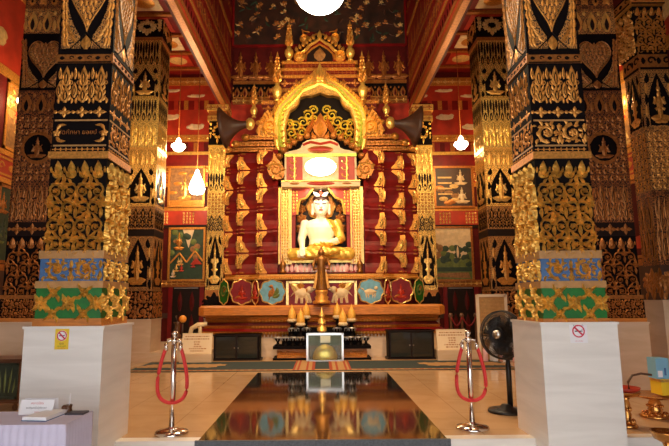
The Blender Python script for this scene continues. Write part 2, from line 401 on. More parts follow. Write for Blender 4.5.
def deity(mb,F,u,v,w,h,m,d,g=None):                # little gilded adoring figure, base at (u,v)
    for sg in (-1,1):
        mb.leaf(F,u+sg*w*.05,v+h*.1,h*.17,w*.5,sg*PI/2,d,m,-sg*.25,prof=(.8,1,.9,.6,.1)); mb.leaf(F,u-sg*w*.35,v+h*.03,h*.1,w*.6,sg*1.45,d,m,prof=(.5,1,1,.7,.2))
        mb.leaf(F,u+sg*w*.17,v+h*.56,h*.09,w*.36,sg*2.9,d,m,-sg*.5,prof=(1,1,.9,.8,.6)); mb.leaf(F,u+sg*w*.26,v+h*.3,h*.07,w*.34,-sg*.9,d*1.2,m,prof=(1,.9,.8,.7,.4)); mb.leaf(F,u+sg*w*.2,v+h*.56,h*.05,w*.14,sg*.9,d,m,-sg)
    mb.leaf(F,u,v+h*.1,w*.4,h*.52,0,d*1.2,m,prof=(.7,.65,.8,1.,.5)); mb.dome(F,u,v+h*.67,w*.11,h*.085,d*1.6,m,8)
    mb.leaf(F,u,v+h*.71,w*.22,h*.16,0,d*1.3,m); mb.leaf(F,u,v+h*.8,w*.1,h*.2,0,d*1.3,m)
def o_figure(mb,F,w,h,m,d,g):                      # dark ogee niche with a figure, on a patterned ground
    pts = [(w*.16,h*.06),(w*.84,h*.06),(w*.86,h*.5),(w*.7,h*.74),(w*.5,h*.97),(w*.3,h*.74),(w*.14,h*.5)]
    mb.plate(F,pts,0,d*.8,g); L = d*.9
    G = F.sh(0,0,L); deity(mb,G,w*.5,h*.1,w*.6,h*.75,m,d,g)
    for sg in (-1,1):
        for j in range(4): mb.leaf(F,w*.5+sg*w*(.46-.02*j),h*(.02+.2*j),w*.12,h*.2,-sg*.2,d,m if j%2 else g,sg*.6)
        mb.leaf(F,w*.5+sg*w*.4,h*.78,w*.16,h*.2,-sg*.5,d,g,sg*.8)
def o_medal(mb,F,w,h,m,d,g):
    o_carpet(mb,F,w,h,m,d,g,.1); r = min(w,h)*.3
    mb.dome(F,w/2,h/2,r*1.25,r*1.25,d*1.2,m,16,lift=d); mb.dome(F,w/2,h/2,r,r,d*.5,'black',16,lift=d*2.3)
    deity(mb,F.sh(0,0,d*3),w/2,h/2-r*.8,r*1.3,r*1.6,m,d)
def o_two(mb,F,w,h,m,d,g):                         # paired beasts of leaves
    for j in range(2):
        v = h*(.02+.5*j)
        for sg in (-1,1):
            u = w*.5+sg*w*.24
            mb.leaf(F,u,v,w*.26,h*.36,sg*.3,d,m,-sg*1.1); mb.dome(F,u+sg*w*.02,v+h*.36,w*.09,h*.07,d*1.3,m,8)
            mb.spiral(F,u+sg*w*.12,v+h*.16,w*.1,PI,sg,1.,w*.05,w*.03,d,m,9)
            for q in range(3): mb.leaf(F,u-sg*w*.1*q,v+h*.03,w*.09,h*.17,sg*(.9-.7*q),d,m,sg*.6)
        mb.leaf(F,w*.5,v+h*.08,w*.16,h*.38,0,d,m)
def o_garland(mb,F,w,h,m,d,g):
    for k in range(9):
        a = 2*PI*k/9; mb.flower(F,w*.5+w*.24*math.sin(a),h*.56+h*.24*math.cos(a),w*.11,5,d,m,k)
    for sg in (-1,1):
        for j in range(3): mb.flower(F,w*.5+sg*w*.42,h*(.9-.2*j),w*.09,5,d,m,j)
        mb.leaf(F,w*.5+sg*w*.42,h*.45,w*.1,h*.2,PI,d,m)
    mb.leaf(F,w*.5,h*.28,w*.14,h*.24,PI,d,m); mb.leaf(F,w*.5,h*.86,w*.12,h*.14,0,d,m)
def o_drop(mb,F,w,h,m,d,g):
    n = max(2,round(w/.14)); t = w/n
    for i in range(n):
        u = t*(i+.5); mb.leaf(F,u,h*.95,t*.5,h*.5,PI,d,m); mb.leaf(F,u-t*.5,h*.95,t*.4,h*.8,PI,d,m); mb.leaf(F,u,h*.05,t*.6,h*.38,0,d,m)
        mb.leaf(F,u,h*.1,t*.2,h*.2,0,d,g,lift=d*1.3)
def o_text(mb,F,w,h,m,d,g):
    mb.rect(F,0,h*.0,w,h*.06,0,.004,'tan'); mb.rect(F,0,h*.94,w,h,0,.004,'tan')
    mb.text(F,'วัดศึกษา ยอยป์ ๑',w*.5,h*.52,h*.23,'gold_old',.003)
    for sg in (-1,1):
        u = w*.5+sg*w*.45
        mb.flower(F,u,h*.5,h*.15,5,d,m)
        for q in (-1,1):
            mb.leaf(F,u,h*.5+q*h*.14,h*.14,h*.28,(0 if q>0 else PI)-q*sg*.5,d,m,-q*sg*.9); mb.leaf(F,u-sg*w*.02,h*.5+q*h*.3,h*.1,h*.3,-sg*PI/2,d,m)
def o_flowers(mb,F,w,h,m,d,g):
    mb.rect(F,0,h*.0,w,h*.06,0,.004,'tan'); mb.rect(F,0,h*.94,w,h,0,.004,'tan')
    o_vine(mb,F.sh(0,h*.1),w,h*.8,m,d,g)
# ------------------------------------------------------------------ pillars
def pillar(label, side, x_in, x_out, y0, y1, pxref, secs, plinth, plinth_mat, ztop, group, zbot=0., name='temple_pillar'):
    """side -1 left, +1 right; secs: (name, py_bottom, py_top, inset, ground, motif material, motif, depth, second)"""
    xa, xb = sorted((side*x_in, side*x_out))
    root = thing(name, ((xa+xb)/2, (y0+y1)/2, zbot), label, 'pillar', group)
    if plinth:
        i, pt = plinth; zt = Z(pt, y0, pxref); mb = MB()
        mb.box(xa-i,y0-i,zbot,xb+i,y1+i,zt-.02,plinth_mat); mb.box(xa-i-.012,y0-i-.012,zt-.022,xb+i+.012,y1+i+.012,zt,plinth_mat)
        mb.build('plinth', root)
    for (nm, pb, pt, ins, bg, fg, fn, d, g) in secs:
        z0 = Z(pb, y0, pxref) if pb is not None else plast; z1 = min(ztop, Z(pt, y0, pxref)) if pt is not None else ztop
        plast = z1
        mb = MB(); mb.box(xa+ins,y0+ins,z0,xb-ins,y1-ins,z1,bg)
        w, h, dd = xb-xa-2*ins, z1-z0, y1-y0-2*ins
        if fn:
            mgn = .03*w
            fn(mb, front(xa+ins+mgn, y0+ins, z0+.02*h), w-2*mgn, h*.96, fg, d, g)
            Fs = faceR(xb-ins, y0+ins+mgn, z0+.02*h) if side < 0 else faceL(xa+ins, y1-ins-mgn, z0+.02*h)
            (o_flowers if fn is o_text else fn)(mb, Fs, dd-2*mgn, h*.96, fg, d, g)
        mb.build(nm, root)
    return root
def front_secs(o_mid):
    return [('base_board',326,318.5,-.012,'wood',None,None,0,None),
     ('green_tier',318.5,288,.0,'green','gold_tier',o_cross,.03,'gold'),
     ('molding',288,281,-.012,'tan',None,None,0,None),
     ('blue_tier',281,258.5,.012,'blue','gold_tier',o_vine,.03,'gold'),
     ('molding',258.5,250.5,-.0,'tan',None,None,0,None),
     ('foliage_panel',250.5,158,.03,'black','gold_tier',o_foliage,.04,'gold'),
     ('molding',158,151,.012,'gold_leaf',None,None,0,None),
     ('dotted_band',151,146,.028,'black','gold_leaf',o_diam,.005,'gold'),
     ('text_panel' if o_mid is o_text else 'flower_panel',146,118,.03,'black','gold_leaf',o_mid,.006,'gold'),
     ('diamond_band',118,104,.03,'black','gold_leaf',o_diam,.006,'gold'),
     ('bud_panel',104,62,.03,'black','gold_leaf',o_buds,.007,'black'),
     ('glyph_band',62,52,.022,'gold_old','gold_leaf',o_glyph,.006,'black'),
     ('heart_panel',52,-44,.03,'black','gold_leaf',o_heart,.008,'gold'),
     ('glyph_band',-44,-56,.022,'gold_old','gold_leaf',o_glyph,.006,'black'),
     ('upper_shaft',-56,None,.03,'lai_leaf','gold_leaf',lambda a,b,w,h,m,d,g:o_carpet(a,b,w,h,m,d,g,.14),.007,'black')]
YF = 4.82
XP_IN = abs(W(103.5,326,YF).x); XP_OUT = abs(W(24.5,326,YF).x)
BEAM = W(222.5,100,12.9); XB, ZB = abs(BEAM.x), BEAM.z        # beam inner face, soffit height
ZAC = Z(75,15.,190)                                            # aisle ceiling
i_ = .055
pillar('near left pillar with a short line of gold writing, on white marble plinth bearing a yellow sticker', -1, XP_IN+i_, XP_OUT-i_, YF+i_, YF+.735-i_, 70, front_secs(o_text), (i_,326), 'marble_plinth', ZB, 'carved lacquer pillars nearest the viewer', -.3)
YR = 4.92; XR_IN, XR_OUT = W(540.5,322,YR).x, W(617,322,YR).x
pillar('near right pillar with gold heart and flowers, on white marble plinth beside the black fan', 1, XR_IN+i_, XR_OUT-i_, YR+i_, YR+.735-i_, 560, front_secs(o_flowers), (i_,322), 'marble_plinth', ZB, 'carved lacquer pillars nearest the viewer', -.3)
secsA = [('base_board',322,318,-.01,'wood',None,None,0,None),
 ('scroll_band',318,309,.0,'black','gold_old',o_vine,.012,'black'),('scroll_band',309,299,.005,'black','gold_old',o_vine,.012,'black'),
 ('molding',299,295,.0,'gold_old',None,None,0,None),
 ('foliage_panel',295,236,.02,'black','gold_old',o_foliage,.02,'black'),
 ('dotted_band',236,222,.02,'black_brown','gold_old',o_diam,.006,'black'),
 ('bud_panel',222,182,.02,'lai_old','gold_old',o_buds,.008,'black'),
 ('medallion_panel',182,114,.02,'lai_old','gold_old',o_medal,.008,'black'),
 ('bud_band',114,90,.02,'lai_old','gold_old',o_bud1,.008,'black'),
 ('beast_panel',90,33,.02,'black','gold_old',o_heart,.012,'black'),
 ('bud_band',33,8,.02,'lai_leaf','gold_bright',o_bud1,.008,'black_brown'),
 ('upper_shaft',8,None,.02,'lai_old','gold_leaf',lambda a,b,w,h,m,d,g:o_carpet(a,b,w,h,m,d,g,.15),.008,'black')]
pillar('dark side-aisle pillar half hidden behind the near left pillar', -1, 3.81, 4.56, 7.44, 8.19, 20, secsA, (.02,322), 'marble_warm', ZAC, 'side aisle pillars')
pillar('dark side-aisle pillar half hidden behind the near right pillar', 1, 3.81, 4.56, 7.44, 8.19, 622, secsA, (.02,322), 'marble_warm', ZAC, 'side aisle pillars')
secs2 = [('scroll_band',319,304,.0,'black','gold_old',o_vine,.012,'black'),('scroll_band',304,291,.005,'black','gold_old',o_vine,.012,'black'),
 ('figure_panel',291,236,.02,'lai_leaf','gold_leaf',o_figure,.01,'black'),
 ('dark_band',236,229,.015,'black_brown',None,None,0,None),
 ('bud_panel',229,206,.02,'lai_leaf','black',o_buds,.006,'gold_leaf'),
 ('figure_panel',206,166,.02,'lai_gold','gold',o_figure,.01,'black'),
 ('bud_panel',166,150,.02,'lai_gold','gold',o_bud1,.006,'gold'),
 ('molding',150,147,.01,'gold',None,None,0,None),
 ('pattern_panel',147,122,.02,'lai_bright','gold_bright',o_buds,.006,'gold_bright'),
 ('drop_band',122,98,.02,'lai_bright','black_brown',o_drop,.006,'gold_bright'),
 ('beast_panel',98,66,.02,'lai_gold','gold',o_figure,.01,'black'),
 ('drop_panel',66,40,.02,'lai_gold','black',o_drop,.006,'gold_leaf'),
 ('molding',40,37,.0,'gold_old',None,None,0,None),
 ('flower_capital',37,7,-.01,'black','gold_lit',o_garland,.012,'gold'),
 ('capital_rim',7,None,-.03,'gold_old',None,None,0,None)]
pillar('far left pillar with gold front and black garland capital, behind left red rope', -1, 3.81, 4.56, 11.8, 12.55, 148, secs2, (.0,319), 'marble_warm', ZAC, 'far aisle pillars by the altar', .2)
pillar('far right pillar with black garland capital, above the framed lattice board', 1, 3.81, 4.56, 11.8, 12.55, 494, secs2, (.0,319), 'marble_warm', ZAC, 'far aisle pillars by the altar', .2)
secs3 = [('scroll_band',318,290,.0,'gold_old','black',o_vine,.008,'black'),('figure_panel',290,232,.01,'lai_gold','gold',o_figure,.01,'black'),
 ('bud_panel',232,214,.01,'lai_gold','black_brown',o_buds,.005,'gold'),('pattern_panel',214,192,.01,'lai_bright','gold_old',o_carpet,.005,'gold_bright'),
 ('drop_band',192,172,.01,'lai_bright','black_brown',o_drop,.005,'gold_bright'),('pattern_panel',172,147,.01,'lai_bright','gold_bright',o_buds,.006,'gold_bright'),
 ('molding',147,145,.0,'gold_bright',None,None,0,None),
 ('flower_capital',145,121,.005,'black','gold_bright',o_garland,.012,'gold'),
 ('capital_rim',121,116,-.03,'gold_bright','gold_old',o_diam,.006,'gold'),('capital_rim',116,111,-.01,'gold_old',None,None,0,None),('capital_rim',111,105,-.05,'gold_bright','gold_old',o_diam,.006,'gold'),
 ('capital_block',105,None,-.0,'red_dark',None,None,0,None)]
YA = 12.5
x_in3, x_out3 = abs(W(225,200,13.22).x), abs(W(207,200,13.22).x)
pillar('slim gold pillar at the left edge of the altar, below the beam', -1, x_in3, x_out3, 13.22, 13.62, 216, secs3, (.0,318), 'marble_warm', ZB, 'slim gold altar pillars', .2)
pillar('slim gold pillar at the right edge of the altar, below the beam', 1, x_in3, x_out3, 13.22, 13.62, 424, secs3, (.0,318), 'marble_warm', ZB, 'slim gold altar pillars', .2)
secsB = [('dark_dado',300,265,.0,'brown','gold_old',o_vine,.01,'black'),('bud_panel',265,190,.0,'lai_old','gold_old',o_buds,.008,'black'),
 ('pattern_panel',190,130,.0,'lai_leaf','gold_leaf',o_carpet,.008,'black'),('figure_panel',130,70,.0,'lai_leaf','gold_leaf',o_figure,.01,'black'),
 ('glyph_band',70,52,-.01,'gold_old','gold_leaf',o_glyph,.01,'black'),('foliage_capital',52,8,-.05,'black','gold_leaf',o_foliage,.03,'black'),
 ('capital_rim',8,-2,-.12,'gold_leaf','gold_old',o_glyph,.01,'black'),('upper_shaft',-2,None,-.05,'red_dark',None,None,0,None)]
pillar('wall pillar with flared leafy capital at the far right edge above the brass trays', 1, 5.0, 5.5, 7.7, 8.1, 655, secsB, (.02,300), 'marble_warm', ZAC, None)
# ------------------------------------------------------------------ the room
XW = 5.45
YE0 = WZ(320,440,0).y; YE1 = WZ(320,372.5,0).y               # front and back ends of the polished black strip
m = MB(); m.box(-XW-.3,YE0,-.35,XW+.3,15.4,0,'marble_floor'); m.box(-XW-.3,-4,-.5,XW+.3,YE0,-.3,'marble_plinth'); struct(m,'floor')
m = MB(); m.box(-XW-.2,YE0-.015,-.3,XW+.2,YE0+.12,.004,'marble_plinth'); struct(m,'trim_1')
gx = abs(W(447,440,YE0).x)
m = MB(); m.box(-gx-.03,YE0-.03,-.3,gx+.03,YE0+.0,.006,'granite_rough'); m.box(-gx,YE0,0,gx,YE1,.006,'granite'); struct(m,'trim_2')
m = MB(); m.box(-XW,11.75,0,-2.56,15,.2,'marble_warm'); m.box(2.56,11.75,0,XW,15,.2,'marble_warm'); m.box(-2.56,12.65,0,2.56,15,.2,'marble_warm'); struct(m,'trim_3')
def cloudrow(mb,F,w,h,n,m='cloud_gold'):
    for i in range(n):
        u = w*(i+.5)/n; v = h*(.3+.45*(i%2)); a = w/n
        mb.dome(F,u,v,a*.34,h*.13,.01,m,12)
        for k in range(5): mb.dome(F,u+a*(-.26+.13*k),v+h*.08*math.sin(k*1.9),a*.1,h*.08,.016,m,8)
def mural(mb,F,w,h,n,mats,seed=1):
    rnd = random.Random(seed)
    for k in range(n):
        u, v = rnd.uniform(.04,.92)*w, rnd.uniform(.02,.8)*h; q = mats[rnd.randrange(len(mats))]; s = rnd.uniform(.12,.3)*min(w,h)
        t = rnd.random()
        if t < .35: deity(mb,F,u,v,s,s*1.2,q,.008)
        elif t < .6:
            for j in range(5): mb.leaf(F,u,v,s*.3,s*.7,j*1.2+rnd.random(),.008,q,.8)
        elif t < .8: mb.spiral(F,u,v,s*.4,rnd.random()*6,1,1.2,s*.14,s*.06,.006,q)
        else: mb.dome(F,u,v,s*.5,s*.3,.006,q,9)
zr = lambda py: WX(620,py,XW).z
for sd in (-1,1):
    nm = 'left' if sd < 0 else 'right'
    m = MB(); xw = sd*XW; xo = sd*(XW+.25)
    m.box(xw,-4,-.5,xo,15.3,11.6,'red_dark')
    m.box(xw-sd*.05,5,0,xw,15,zr(318),'marble_warm'); m.box(xw-sd*.03,4,zr(318),xw,15,zr(268),'brown')
    F = faceR(xw,4.,0) if sd < 0 else faceL(xw,15.,0)
    for (a,b,q,dd) in ((268,262,'gold_old',.03),(185,180,'gold_leaf',.03),(180,158,'red_bright',.015),(158,153,'gold_leaf',.03),(82,73,'gold_leaf',.03),(73,-6,'red_bright',.015),(-6,-16,'gold_leaf',.04)):
        m.rect(F,0,zr(a),11,zr(b),0,dd,q)
    cloudrow(m,F.sh(0,zr(73),.016),11,zr(-6)-zr(73),7)
    o_glyph(m,F.sh(0,zr(178),.016),11,zr(160)-zr(178),'gold_leaf',.008,'gold_leaf')
    struct(m,'wall_'+nm)
    L = 'left' if sd < 0 else 'right'
    m = MB(); z0, z1 = zr(153)+.02, zr(82)-.02
    a, b = (8.6, 11.4)
    F = faceR(xw,a,z0) if sd < 0 else faceL(xw,b,z0)
    m.rect(F,0,0,b-a,z1-z0,0,.012,'mural_brown'); m.rect(F,.02,.02,b-a-.02,z1-z0-.02,0,.013,'mural_brown')
    mural(m,F.sh(0,0,.012),b-a,z1-z0,46,['gold_leaf','gold_leaf','cloud_gold','gold_lit','red_bright'],3+sd)
    for (u0,v0,u1,v1) in ((0,0,b-a,.05),(0,z1-z0-.05,b-a,z1-z0),(0,0,.05,z1-z0),(b-a-.05,0,b-a,z1-z0)): m.rect(F,u0,v0,u1,v1,0,.03,'gold_leaf')
    tag(m.build('wall_mural'),'golden figures mural on the red %s side wall, under the red cloud band' % L,'mural','golden side wall murals')
    m = MB(); z0, z1 = zr(262)+.02, zr(185)-.02
    F = faceR(xw,a,z0) if sd < 0 else faceL(xw,b,z0)
    m.rect(F,0,0,b-a,z1-z0,0,.012,'green_dark' if sd < 0 else 'red_dark')
    mural(m,F.sh(0,0,.012),b-a,z1-z0,50,['green_olive','white','gold_old','green_dark'] if sd < 0 else ['red_bright','red','white','gold_old','cloud_gold'],13+sd)
    for (u0,v0,u1,v1) in ((0,0,b-a,.05),(0,z1-z0-.05,b-a,z1-z0),(0,0,.05,z1-z0),(b-a-.05,0,b-a,z1-z0)): m.rect(F,u0,v0,u1,v1,0,.03,'gold_old')
    tag(m.build('wall_mural'),('dark green mural low on the left side wall at the frame edge' if sd < 0 else 'dull red mural low on the right side wall, left of the wall pillar'),'mural')
    # aisle ceiling
    m = MB(); xi = sd*(XB+.1); m.box(xi,-4,ZAC,xo,15.3,ZAC+.25,'red')
    Fc = Fr((min(xi,xw),0,ZAC),(1,0,0),(0,1,0),(0,0,-1)); Wd = abs(xw-xi)
    for j in range(10):
        y = 5.2+j*.98
        for i in range(3):
            u = Wd*(i+.5)/3
            m.rect(Fc,u-.36,y-.34,u+.36,y+.34,0,.02,'cream' if (i+j)%2 else 'red_bright'); 
            m.dome(Fc,u,y,.26,.24,.03,'gold_leaf' if (i+j)%2 else 'cloud_gold',12,lift=.02)
        m.rect(Fc,0,y+.43,Wd,y+.53,0,.06,'gold_old')
    struct(m,'ceiling_'+nm)
    # beam and upper nave wall
    m = MB(); x0, x1 = sd*XB, sd*(XB+.16)
    m.box(x0,3.2,ZB,x1,14.1,11.6,'red_dark')
    m.box(x0-sd*.03,3.2,ZB-.03,x0+sd*.07,14.05,ZB+.1,'gold_old')
    F = faceR(x0,3.2,ZB) if sd < 0 else faceL(x0,14.05,ZB)
    LL = 10.85
    m.rect(F,0,.1,LL,4.2,0,.012,'red')
    for i in range(40):
        for j in range(4): m.leaf(F,LL*(i+.5*(j%2)+.2)/40,.85+.7*j,.13,.34,.5,.02,'gold_old',.5); m.leaf(F,LL*(i+.5*(j%2)+.2)/40,.85+.7*j,.1,.26,-.7,.02,'gold_old',-.5)
    for (a,b,q,dd) in ((.12,.2,'red_bright',.02),(.2,.3,'gold_old',.03),(.62,.7,'gold_leaf',.03),(.7,.78,'red_bright',.02),(1.4,1.48,'gold_old',.03),(2.3,2.42,'gold_leaf',.04)): m.rect(F,0,a,LL,b,0,dd,q)
    o_bud1(m,F.sh(0,.3),LL,.32,'gold_old',.01,'black'); 
    for i in range(24):
        u = LL*(i+.5)/24; m.flower(F,u,1.1,.16,6,.02,'gold_old'); m.leaf(F,u+.22,.8,.16,.5,0,.02,'gold_old'); m.leaf(F,u,1.52,.24,.7,0,.02,'gold_old')
    Fs = Fr((min(x0,x1),0,ZB),(1,0,0),(0,1,0),(0,0,-1))
    m.rect(Fs,.06,3.2,.1,14,0,.015,'gold_old')
    struct(m,'wall_nave_'+nm)
m = MB(); m.box(-XB-.5,-4,11.5,XB+.5,14.2,11.7,'red_dark'); struct(m,'ceiling')
YB = 14.0
m = MB(); m.box(-2.62,YB,0,2.62,15.1,11.6,'red_dark')
Fb = front(0,YB,0); zb = lambda py: Z(py,YB)
m.rect(Fb,-2.5,zb(150),2.5,zb(100),0,.02,'red_bright')
struct(m,'wall_back')
# dark tree mural high on the back wall
sB = S(20,YB); hw = min(88*sB, XB-.09)
m = MB(); z0, z1 = zb(45), zb(-12); F = front(-hw,YB,z0); m.rect(F,0,0,2*hw,z1-z0,0,.03,'mural_dark')
rnd = random.Random(5)
for sg in (-1,1):
    for k in range(20):
        u = hw+sg*hw*rnd.uniform(.32,.97); v = rnd.uniform(.06,.85)*(z1-z0); G = F.sh(0,0,.03)
        m.ribbon(G,[(u,v-.12),(u+.03,v),(u-.02,v+.12),(u+.05,v+.22)],.025,.01,.006,'brown')
        for j in range(6): m.leaf(G,u,v,.05,rnd.uniform(.08,.15),rnd.uniform(-2.4,2.4),.01,rnd.choice(['gold_old','cloud_gold','gold_old','green_dark','brown']),.6)
        m.flower(G,u+.02,v+.06,rnd.uniform(.05,.09),5,.012,rnd.choice(['gold_old','gold_old','cloud_gold']),k)
for k in range(60): m.leaf(F.sh(0,0,.03),hw+rnd.uniform(-.95,.95)*hw,rnd.uniform(.02,.9)*(z1-z0),.07,.2,rnd.uniform(-1.5,1.5),.008,rnd.choice(['brown','green_dark','mural_brown']),.8)
for (u0,v0,u1,v1) in ((0,-.05,2*hw,0),(-.06,-.05,0,z1-z0),(2*hw,-.05,2*hw+.06,z1-z0)): m.rect(F,u0,v0,u1,v1,0,.06,'red')
tag(m.build('wall_mural'),'black mural of flowering trees high on the back wall behind the hanging lamp','mural')
YB -= .022
fz = thing('painted_frieze',(0,YB,zb(104)),'red frieze of gold praying figures above a black patterned band, behind the altar top','frieze')
m = MB(); F = front(-hw,YB,zb(81)); h = zb(46)-zb(81); m.rect(F,0,0,2*hw,h,0,.025,'red_dark'); m.rect(F,0,h-.05,2*hw,h,0,.05,'red'); m.build('red_panel',fz)
for dx in (-78,-63,-48,48,63,78):
    m = MB(); deity(m,front(0,YB-.025,zb(80)),dx*sB,0,.5,h*.82,'gold_old',.03); m.build('praying_figure',fz)
m = MB(); F = front(-hw,YB,zb(98)); h = zb(81)-zb(98); m.rect(F,0,0,2*hw,h,0,.03,'black'); m.rect(F,0,h-.1,2*hw,h,0,.06,'gold_old'); m.rect(F,0,0,2*hw,.03,0,.05,'gold_leaf')
o_bud1(m,F.sh(0,0,.03),2*hw,h*.72,'gold_old',.015,'red_dark'); m.build('pattern_band',fz)
m = MB(); F = front(-hw,YB,zb(104)); h = zb(98)-zb(104); m.rect(F,0,0,2*hw,h,0,.06,'gold_old'); o_diam(m,F.sh(0,0,.06),2*hw,h,'gold',.015,'gold'); m.build('gold_band',fz)
m = MB()                            # added unseen front wall: doorway shaped to let daylight in low
m.box(-XW-.3,-3.3,-.5,-4,-3,11.7,'red_dark'); m.box(4,-3.3,-.5,XW+.3,-3,11.7,'red_dark'); m.box(-4,-3.3,3.6,4,-3,11.7,'red_dark'); struct(m,'wall_front')
# aisle end walls
YE = 15.
for sd in (-1,1):
    nm = 'left' if sd < 0 else 'right'; px = 188 if sd < 0 else 454
    ze = lambda py: Z(py,YE,px)
    xa, xb = sorted((sd*2.6, sd*(XW+.2))); wd = xb-xa
    m = MB(); m.box(xa,YE,0,xb,YE+.3,11,'red_dark'); F = front(xa,YE,0)
    for (a,b,q,dd) in ((318,313,'brown',.02),(287,280,'gold_old',.03),(228,225,'black_brown',.04),(225,211,'red_bright',.02),(211,207,'gold_leaf',.03),(187,183,'gold_leaf',.04),(183,173,'red_bright',.015),(173,166,'gold_old',.02),(166,155,'red',.01),(155,152,'gold_bright',.03),(152,142,'red',.01),(142,135,'gold_leaf',.02),(135,110,'red_bright',.015),(110,101,'red',.02),(101,86,'red_bright',.015),(86,78,'gold_leaf',.03),(78,70,'red_dark',.05)):
        m.rect(F,0,ze(a),wd,ze(b),0,dd,q)
    for (a,b,fn) in ((172,167,o_glyph),(141,136,o_glyph),(286,281,o_diam),(85,79,o_diam)): fn(m,F.sh(0,ze(a),.03),wd,ze(b)-ze(a),'gold',.012,'gold')
    for i in range(10): m.rect(F,wd*(i+.15)/10,ze(152),wd*(i+.6)/10,ze(143),0,.02,'red_dark' if i%2 else 'gold_old'); m.rect(F,wd*(i+.1)/10,ze(110),wd*(i+.5)/10,ze(101),0,.03,'gold_leaf' if i%2 else 'red_bright')
    cloudrow(m,F.sh(0,ze(134),.016),wd,ze(112)-ze(134),4,'cream'); cloudrow(m,F.sh(0,ze(100),.016),wd,ze(88)-ze(100),4,'cream')
    for i in range(4): o_carpet(m,F.sh(wd*(i+.1)/4,ze(224),.02),wd*.12,ze(212)-ze(224),'gold',.01,'gold_old'); o_vine(m,F.sh(wd*(i+.3)/4,ze(182),.02),wd*.16,ze(174)-ze(182),'gold',.01,'gold_old')
    struct(m,'wall_altar_'+nm)
    # carved dark door between gilt jambs
    pl, pr = (173,200) if sd < 0 else (447,474)
    x0, x1 = W(pl,300,YE).x, W(pr,300,YE).x; zd0, zd1 = .2, ze(287)
    m = MB(); F = front(x0,YE-.02,zd0); w = x1-x0; h = zd1-zd0
    m.rect(F,0,0,w,h,0,.04,'black_brown')
    for k in range(2):
        u = w*(.28+.44*k); m.leaf(F.sh(0,0,.04),u,h*.12,w*.18,h*.38,0,.02,'red_dark'); m.leaf(F.sh(0,0,.04),u,h*.55,w*.18,h*.38,0,.02,'red_dark')
    m.rect(F,w*.06,h*.97,w*.94,h*.985,0,.06,'silver')
    for (u0,u1) in ((-.12,0),(w,w+.12)): m.rect(F,u0,0,u1,h,0,.05,'red')
    d = m.build('door_1' if sd < 0 else 'door_2'); d['kind'] = 'structure'
    # two framed paintings
    pl, pr = (170,203) if sd < 0 else (436,472)
    for (a,b,kind) in ((206,187,0),(280,229,1)) if sd < 0 else ((207,168,2),(280,228,3)):
        if kind == 0: a, b = 206, 168
        x0, x1 = W(pl,a,YE).x, W(pr,a,YE).x; zz0, zz1 = ze(a), ze(b); w, h = x1-x0, zz1-zz0
        m = MB(); F = front(x0,YE-.05,zz0); G = F.sh(0,0,.012); rnd = random.Random(kind+20)
        if kind == 0:
            m.rect(F,0,0,w,h,-.05,.01,'mural_brown'); deity(m,G,w*.45,h*.12,w*.4,h*.7,'gold_bright',.02)
            for k in range(8): m.dome(G,rnd.random()*w*.9,h*rnd.uniform(.1,.85),w*.14,h*.05,.01,'gold_leaf',9)
            m.rect(F,0,0,w,h*.14,.01,.02,'gold_leaf'); lab = 'brown painting of a golden standing figure on the left end wall beside the bright lamp'
        elif kind == 1:
            m.rect(F,0,0,w,h,-.05,.01,'green_dark'); m.plate(F,[(w*.35,h),(w*.72,h),(w*.55,h*.62)],0,.012,'cream')
            for k in range(16): m.dome(G,rnd.random()*w,h*rnd.uniform(.3,.98),w*.1,h*.06,.01,rnd.choice(['green_dark','green_olive','mural_brown']),9)
            for (a0,b0,a1,b1) in ((0,.32,.28,.52),(.28,.52,.5,.34),(.5,.34,.75,.56),(.75,.56,1,.36)): m.ribbon(G.sh(0,0,.012),[(a0*w,b0*h),(a1*w,b1*h)],.05,.05,.008,'gold_leaf')
            deity(m,G.sh(0,0,.01),w*.26,h*.58,w*.3,h*.36,'gold_leaf',.02)
            for k in range(7): deity(m,G.sh(0,0,.01),w*rnd.uniform(.1,.9),h*rnd.uniform(.03,.3),w*.15,h*.16,rnd.choice(['red_bright','white','red_bright','gold_lit']),.01)
            m.plate(G,[(w*.62,h*.3),(w*.98,h*.3),(w*.8,h*.42)],0,.02,'red_bright'); lab = 'dark green painting of many small figures above the left end door'
        elif kind == 2:
            m.rect(F,0,0,w,h,-.05,.01,'mural_dark')
            for k in range(9): m.dome(G,w*rnd.uniform(.05,.55),h*rnd.uniform(.08,.7),w*.13,h*.06,.01,rnd.choice(['cloud_gold','gold_old','mural_brown']),9)
            for j in range(4): m.rect(G,w*.06,h*(.3+.14*j),w*.45,h*(.34+.14*j),0,.012,'cloud_gold')
            deity(m,G,w*.7,h*.55,w*.34,h*.4,'cream',.02); deity(m,G,w*.72,h*.08,w*.4,h*.42,'cream',.02); lab = 'dark painting of two pale figures on the right end wall, under the glowing lamp'
        else:
            m.rect(F,0,0,w,h,-.05,.01,'cream'); m.rect(F,0,0,w,h*.42,.008,.011,'green_olive'); m.rect(F,0,h*.16,w,h*.24,.01,.0125,'green_dark')
            m.plate(F,[(w*.0,h*.06),(w*.95,h*.03),(w*.9,h*.14),(w*.05,h*.13)],.01,.016,'mural_brown')
            for k in range(26):
                t = rnd.random(); m.dome(G,w*rnd.uniform(.2,1.),h*rnd.uniform(.3,.72)*(1-.2*t),w*.1,h*.06,.012,rnd.choice(['green_dark','green_olive','green_dark']),10)
            for k in range(5): m.dome(G,w*rnd.uniform(.0,.2),h*rnd.uniform(.45,.66),w*.1,h*.06,.014,'mural_brown',10)
            m.leaf(G.sh(0,0,.015),w*.62,h*.42,w*.07,h*.24,0,.012,'cream'); lab = 'landscape painting of pale sky, trees and water above the right end door'
